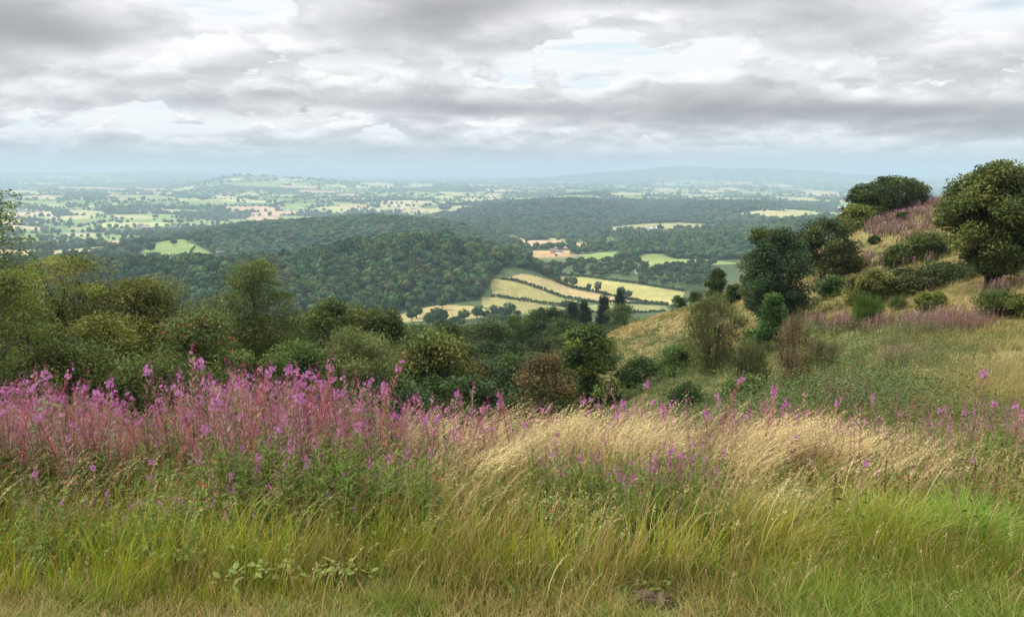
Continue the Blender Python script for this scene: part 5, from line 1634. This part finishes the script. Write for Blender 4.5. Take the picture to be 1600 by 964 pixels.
    rest = []
    fill(880, -90, 710, 6.2, 10.2, .7, 1.25, '', '', ['ripe'] * 7 + ['pale', 'red', 'red', 'young'], 10, rest)
    fill(260, 600, 1260, 7.0, 10.0, .7, 1.1, '', '', ['ripe'] * 5 + ['red', 'tip'], 6, rest)
    fill(260, 1230, 1690, 6.6, 12.5, .6, 1.0, '', '', ['ripe'] * 3 + ['young'] * 2, 10, rest)
    fill(260, 330, 660, 5.2, 7.0, .45, .85, '', '', ['young'], 10, rest)
    fill(170, -80, 620, 4.75, 5.9, .24, .5, '', '', ['young'], 90, rest)
    fill(60, 1130, 1660, 5.6, 6.6, .3, .55, '', '', ['young'], 60, rest)
    fill(330, 830, 1130, 5.1, 7.2, .35, .70, '', '', ['young'], 40, rest)
    V = []; Q = []; C = []; M = []; off = 0
    for g, h, rz, kind, k in rest:
        arr, me = Fire.protos[kind][k]
        c, s = math.cos(rz), math.sin(rz); lx = rng.normal() * .14 + .05; ly = rng.normal() * .10
        for mi, (v, q, t, cc) in enumerate(arr):
            w = np.stack([(v[:, 0] * c - v[:, 1] * s) * h * 1.05 + g[0] + lx * h * v[:, 2], (v[:, 0] * s + v[:, 1] * c) * h * 1.05 + g[1] + ly * h * v[:, 2], v[:, 2] * h + g[2]], -1)
            V.append(w); Q.append(q + off); C.append(cc * np.array((1.0, rng.uniform(.78, 1.12), rng.uniform(.78, 1.12))) * rng.uniform(.70, 1.2)); M.append(np.full(len(q), mi)); off += len(v)
    me = make_mesh('fireweed_mass', np.concatenate(V), np.concatenate(Q), None, np.concatenate(C), [M_STEM, M_LEAF, M_POD, M_PETAL], np.concatenate(M))
    obj('fireweed_mass', me, kind='stuff')


def build_near_things():
    rng = np.random.default_rng(71)
    # green grass tussocks
    for u, Y, r_, h, cols, lab in ((1180, 5.15, .30, .60, ((.10, .12, .022), (.40, .40, .055)), 'yellow green grass tussock left of the two bright green ones'),
                                   (1370, 5.2, .33, .56, ((.09, .125, .02), (.36, .42, .055)), 'fresh green grass tussock left of the brightest one'),
                                   (1508, 5.15, .22, .56, ((.06, .12, .016), (.22, .42, .045)), 'brightest vivid green dome shaped grass tussock'),
                                   (1575, 4.6, .30, .24, ((.07, .13, .02), (.19, .28, .06)), 'soft low green grass tussock in the lower right corner'),
                                   (1270, 4.55, .22, .20, ((.09, .13, .02), (.22, .27, .05)), 'low green grass tussock below the yellow green one')):
        g = ground(u, Y)
        n = 2600
        a = rng.uniform(0, 2 * PI, n); q_ = np.sqrt(rng.random(n)) * r_
        P = np.stack([np.cos(a) * q_, np.sin(a) * q_, np.zeros(n) - .02], -1)
        hh = h * rng.uniform(.45, 1.1, n) * (1 - .35 * (q_ / r_) ** 2)
        L = np.stack([np.cos(a), np.sin(a)], -1) * (q_ / r_ * .55 * hh)[:, None] + rng.normal(size=(n, 2)) * .30 * hh[:, None] + np.array((.06, 0)) * hh[:, None]
        st = (rng.random(n) < .22)[:, None]
        c0 = jitter(cols[0], n, rng, .18, .05); c1 = np.where(st, jitter((.44, .35, .16), n, rng), jitter(cols[1], n, rng, .18, .05))
        V, q, C, _ = ribbons(P, hh, L, rng.uniform(.003, .0055, n), rng.uniform(0, PI, n), c0, c1, 5, .22)
        o = obj('grass_tussock', Acc().add(V, q, None, C).mesh('grass_tussock', M_GRASS), label=lab, category='grass tussock')
        o.location = tuple(g)
    # docks: rusty seed stalks
    docks = [(168, 770, 'rusty dock stalk furthest left but one in the grass'), (119, 778, 'rusty dock stalk nearest the left edge'), (208, 742, 'tallest rusty dock stalk below the fireweed on the left'), (216, 790, 'short dark dock stalk right beside the tallest rusty one'),
             (250, 756, 'rusty dock stalk in the reddest clump of the left stand'), (290, 800, 'dark red thick dock stalk right of the reddest clump'), (548, 790, 'thin rusty dock stalk in the green grass left of the middle'), (718, 768, 'rusty dock stalk before the dry grass in the middle'),
             (1297, 740, 'dark dock stalk right of the bent dry grass'), (1375, 715, 'dark dock stalk amid the right stand'), (1410, 738, 'brown dock stalk behind the fresh green tussock'), (1546, 742, 'dark dock stalk second from the right edge'), (1512, 720, 'dark brown dock stalk behind the brightest tussock')]
    for k, (u, v, lab) in enumerate(docks):
        best = min(((abs((at(u, v, Y)[2] - ground(u, Y)[2]) - .55), Y) for Y in np.arange(5.5, 7.9, .15)))
        g = ground(u, best[1]); h = at(u, v, best[1])[2] - g[2]
        o = thing('dock', lab, 'weed', g)
        st = Acc(); tube(st, [(0, 0, -.03), (.01, 0, h * .5), (.015, .01, h)], [.005, .004, .002], (.12, .065, .035), 5)
        obj('stem', st.mesh('dock_stem', M_STEM, True), o)
        n = 190
        wh = rng.integers(0, 11, n) / 11.0
        t = np.clip(.42 + .58 * wh + rng.normal(size=n) * .012, .38, 1.02); a = rng.uniform(0, 2 * PI, n); rr = .020 * (1.25 - t) * 1.6 * rng.random(n) ** .7
        P = np.stack([np.cos(a) * rr + .012 * t, np.sin(a) * rr, t * h], -1)
        V, q, C = leaves(P, .012, jitter((.135, .06, .032), n, rng, .3, .1), rng, .2, .7)
        obj('seed_head', Acc().add(V, q, None, C).mesh('dock_seeds', M_POD), o)
        n = 7
        a = rng.uniform(0, 2 * PI, n); P = np.stack([np.zeros(n), np.zeros(n), rng.uniform(.05, .3, n) * h], -1); L = rng.uniform(.08, .16, n)
        c = jitter((.10, .10, .035), n, rng, .2, .1)
        V, q, C, _ = ribbons(P, L * .4, np.stack([np.cos(a), np.sin(a)], -1) * L[:, None], .022, a + PI / 2, c, c, 4, .7, 1.0, 3.0)
        obj('leaves', Acc().add(V, q, None, C).mesh('dock_leaves', M_LEAF), o)
    # bramble runners over the short grass
    for u, v, L, lab, pal in ((335, 918, .62, 'pale green bramble runner sprawling over the short grass', (.145, .19, .04)), (120, 905, .50, 'darker green bramble leaves in the lower left corner', (.085, .14, .045)),
                              (470, 938, .42, 'small bramble sprig with yellow green leaves on the dry turf', (.17, .21, .055)), (245, 860, .5, 'broad leaved bramble sprig amid the grass above the runner', (.08, .14, .045)),
                              (1030, 872, .28, 'light green bramble sprig above the log', (.10, .17, .045))):
        p = pick(u, v, 3.0, 8.0)
        o = thing('bramble', lab, 'bramble', p)
        st = Acc(); lv = Acc()
        for b in range(5):
            x1 = rng.uniform(-L, L); y1 = rng.uniform(-.12, .25)
            t = np.linspace(0, 1, 7); pts = np.stack([x1 * t, y1 * t + .03 * np.sin(t * 5), .05 + .13 * np.sin(t * PI * .8)], -1)
            tube(st, pts, np.linspace(.003, .0015, 7), (.14, .13, .05), 4)
            for tq in np.linspace(.2, 1, 6):
                q0 = np.array([np.interp(tq, t, pts[:, i]) for i in range(3)])
                a0 = rng.uniform(0, 6.28)
                for da, sz in ((0, .052), (1.25, .042), (-1.25, .042)):
                    d = np.array((math.cos(a0 + da), math.sin(a0 + da), rng.normal() * .5)); s = np.array((-d[1], d[0], 0))
                    nrm = np.array((0, 0, 1)) + rng.normal(size=3) * .5
                    sz *= rng.uniform(.8, 1.15); e = q0 + d * .02 + (0, 0, .03)
                    c = np.array(pal) * rng.uniform(.75, 1.25)
                    W = [e, e + d * sz * .3 + s * sz * .30 - nrm * .004, e + d * sz * .65 + s * sz * .27 - nrm * .006, e + d * sz - nrm * .012,
                         e + d * sz * .65 - s * sz * .27 - nrm * .006, e + d * sz * .3 - s * sz * .30 - nrm * .004, e + d * sz * .35, e + d * sz * .68 - nrm * .002]
                    lv.add(W, [(0, 6, 2, 1), (6, 7, 3, 2), (0, 5, 4, 6), (6, 4, 3, 7)], None, c)
        obj('stem', st.mesh('bramble_stem', M_STEM, True), o); obj('leaves', lv.mesh('bramble_leaves', M_LEAF), o)
    # climbing bindweed on the left
    g = ground(84, 6.6); h = at(84, 622, 6.6)[2] - g[2]
    o = thing('bindweed', 'climbing bindweed with heart shaped green leaves among the fireweed on the left', 'bindweed', g)
    st = Acc(); t = np.linspace(0, 1, 12); pts = np.stack([.04 * np.sin(t * 9), .03 * np.cos(t * 9) - .05, h * t], -1); tube(st, pts, .0025, (.12, .15, .05), 4)
    lv = Acc()
    for k in range(34):
        tq = rng.uniform(.5, 1.0); q0 = np.array([np.interp(tq, t, pts[:, i]) for i in range(3)]) + rng.normal(size=3) * (.06, .04, .02)
        a0 = rng.uniform(0, 6.28); d = np.array((math.cos(a0), math.sin(a0), -.35)); s = np.array((-d[1], d[0], 0)); sz = rng.uniform(.05, .085); c = np.array((.085, .17, .045)) * rng.uniform(.7, 1.3)
        W = [q0, q0 - d * sz * .2 + s * sz * .34, q0 + d * sz * .3 + s * sz * .42, q0 + d * sz, q0 + d * sz * .3 - s * sz * .42, q0 - d * sz * .2 - s * sz * .34]
        lv.add(W, [(0, 3, 2, 1), (0, 5, 4, 3)], None, c)
    obj('stem', st.mesh('bindweed_stem', M_STEM, True), o); obj('leaves', lv.mesh('bindweed_leaves', M_LEAF), o)
    # the weathered log lying in the turf
    p = pick(1018, 947, 3.0, 8.0)
    V, T = _ico(4)
    r = np.random.default_rng(9)
    W = np.sign(V) * np.abs(V) ** .65 * (.098, .055, .05)
    W *= (1 + .45 * (fbm(V[:, 0] * 2.6 + 4, V[:, 1] * 2.6 + V[:, 2] * 4, 3, 5) - .5))[:, None]
    W[:, 2] -= .03 * np.exp(-((V[:, 0] - .15) / .12) ** 2) * (V[:, 2] > 0)
    lg = Acc(); lg.add(W, None, T, (.085, .058, .042))
    o = obj('log', lg.mesh('log', M_ROT, True), label='short dark weathered log lying in the short grass', category='log')
    o.location = (p[0], p[1], p[2] + .035); o.rotation_euler = (0, .06, .12)
    # white clover and small yellow flowers in the turf
    for k, (u, v) in enumerate(((995, 921), (898, 934), (1203, 905))):
        p = pick(u, v, 3.0, 8.0)
        o = thing('daisy', ('tiny white flower just above the log', 'tiny white flower in the turf left of the log', 'tiny white flower below the yellow green tussock')[k], 'flower', p)
        st = Acc(); tube(st, [(0, 0, 0), (.004, 0, .06)], .0012, (.1, .13, .04), 4); obj('stem', st.mesh('daisy_stem', M_STEM, True), o)
        n = 11; a = np.arange(n) / n * 2 * PI
        V = []; Q = []
        for i in range(n):
            e = np.array((math.cos(a[i]), math.sin(a[i]), .1)); s = np.array((-e[1], e[0], 0)); b = np.array((.004, 0, .06))
            V += [b, b + e * .006 + s * .002, b + e * .010, b + e * .006 - s * .002]; Q.append((4 * i, 4 * i + 1, 4 * i + 2, 4 * i + 3))
        obj('petals', Acc().add(V, Q, None, (.75, .75, .72)).mesh('daisy_petals', M_PETAL), o)


build_bank_grass()
build_straw()
build_undergrowth()
build_fireweed()
build_near_things()
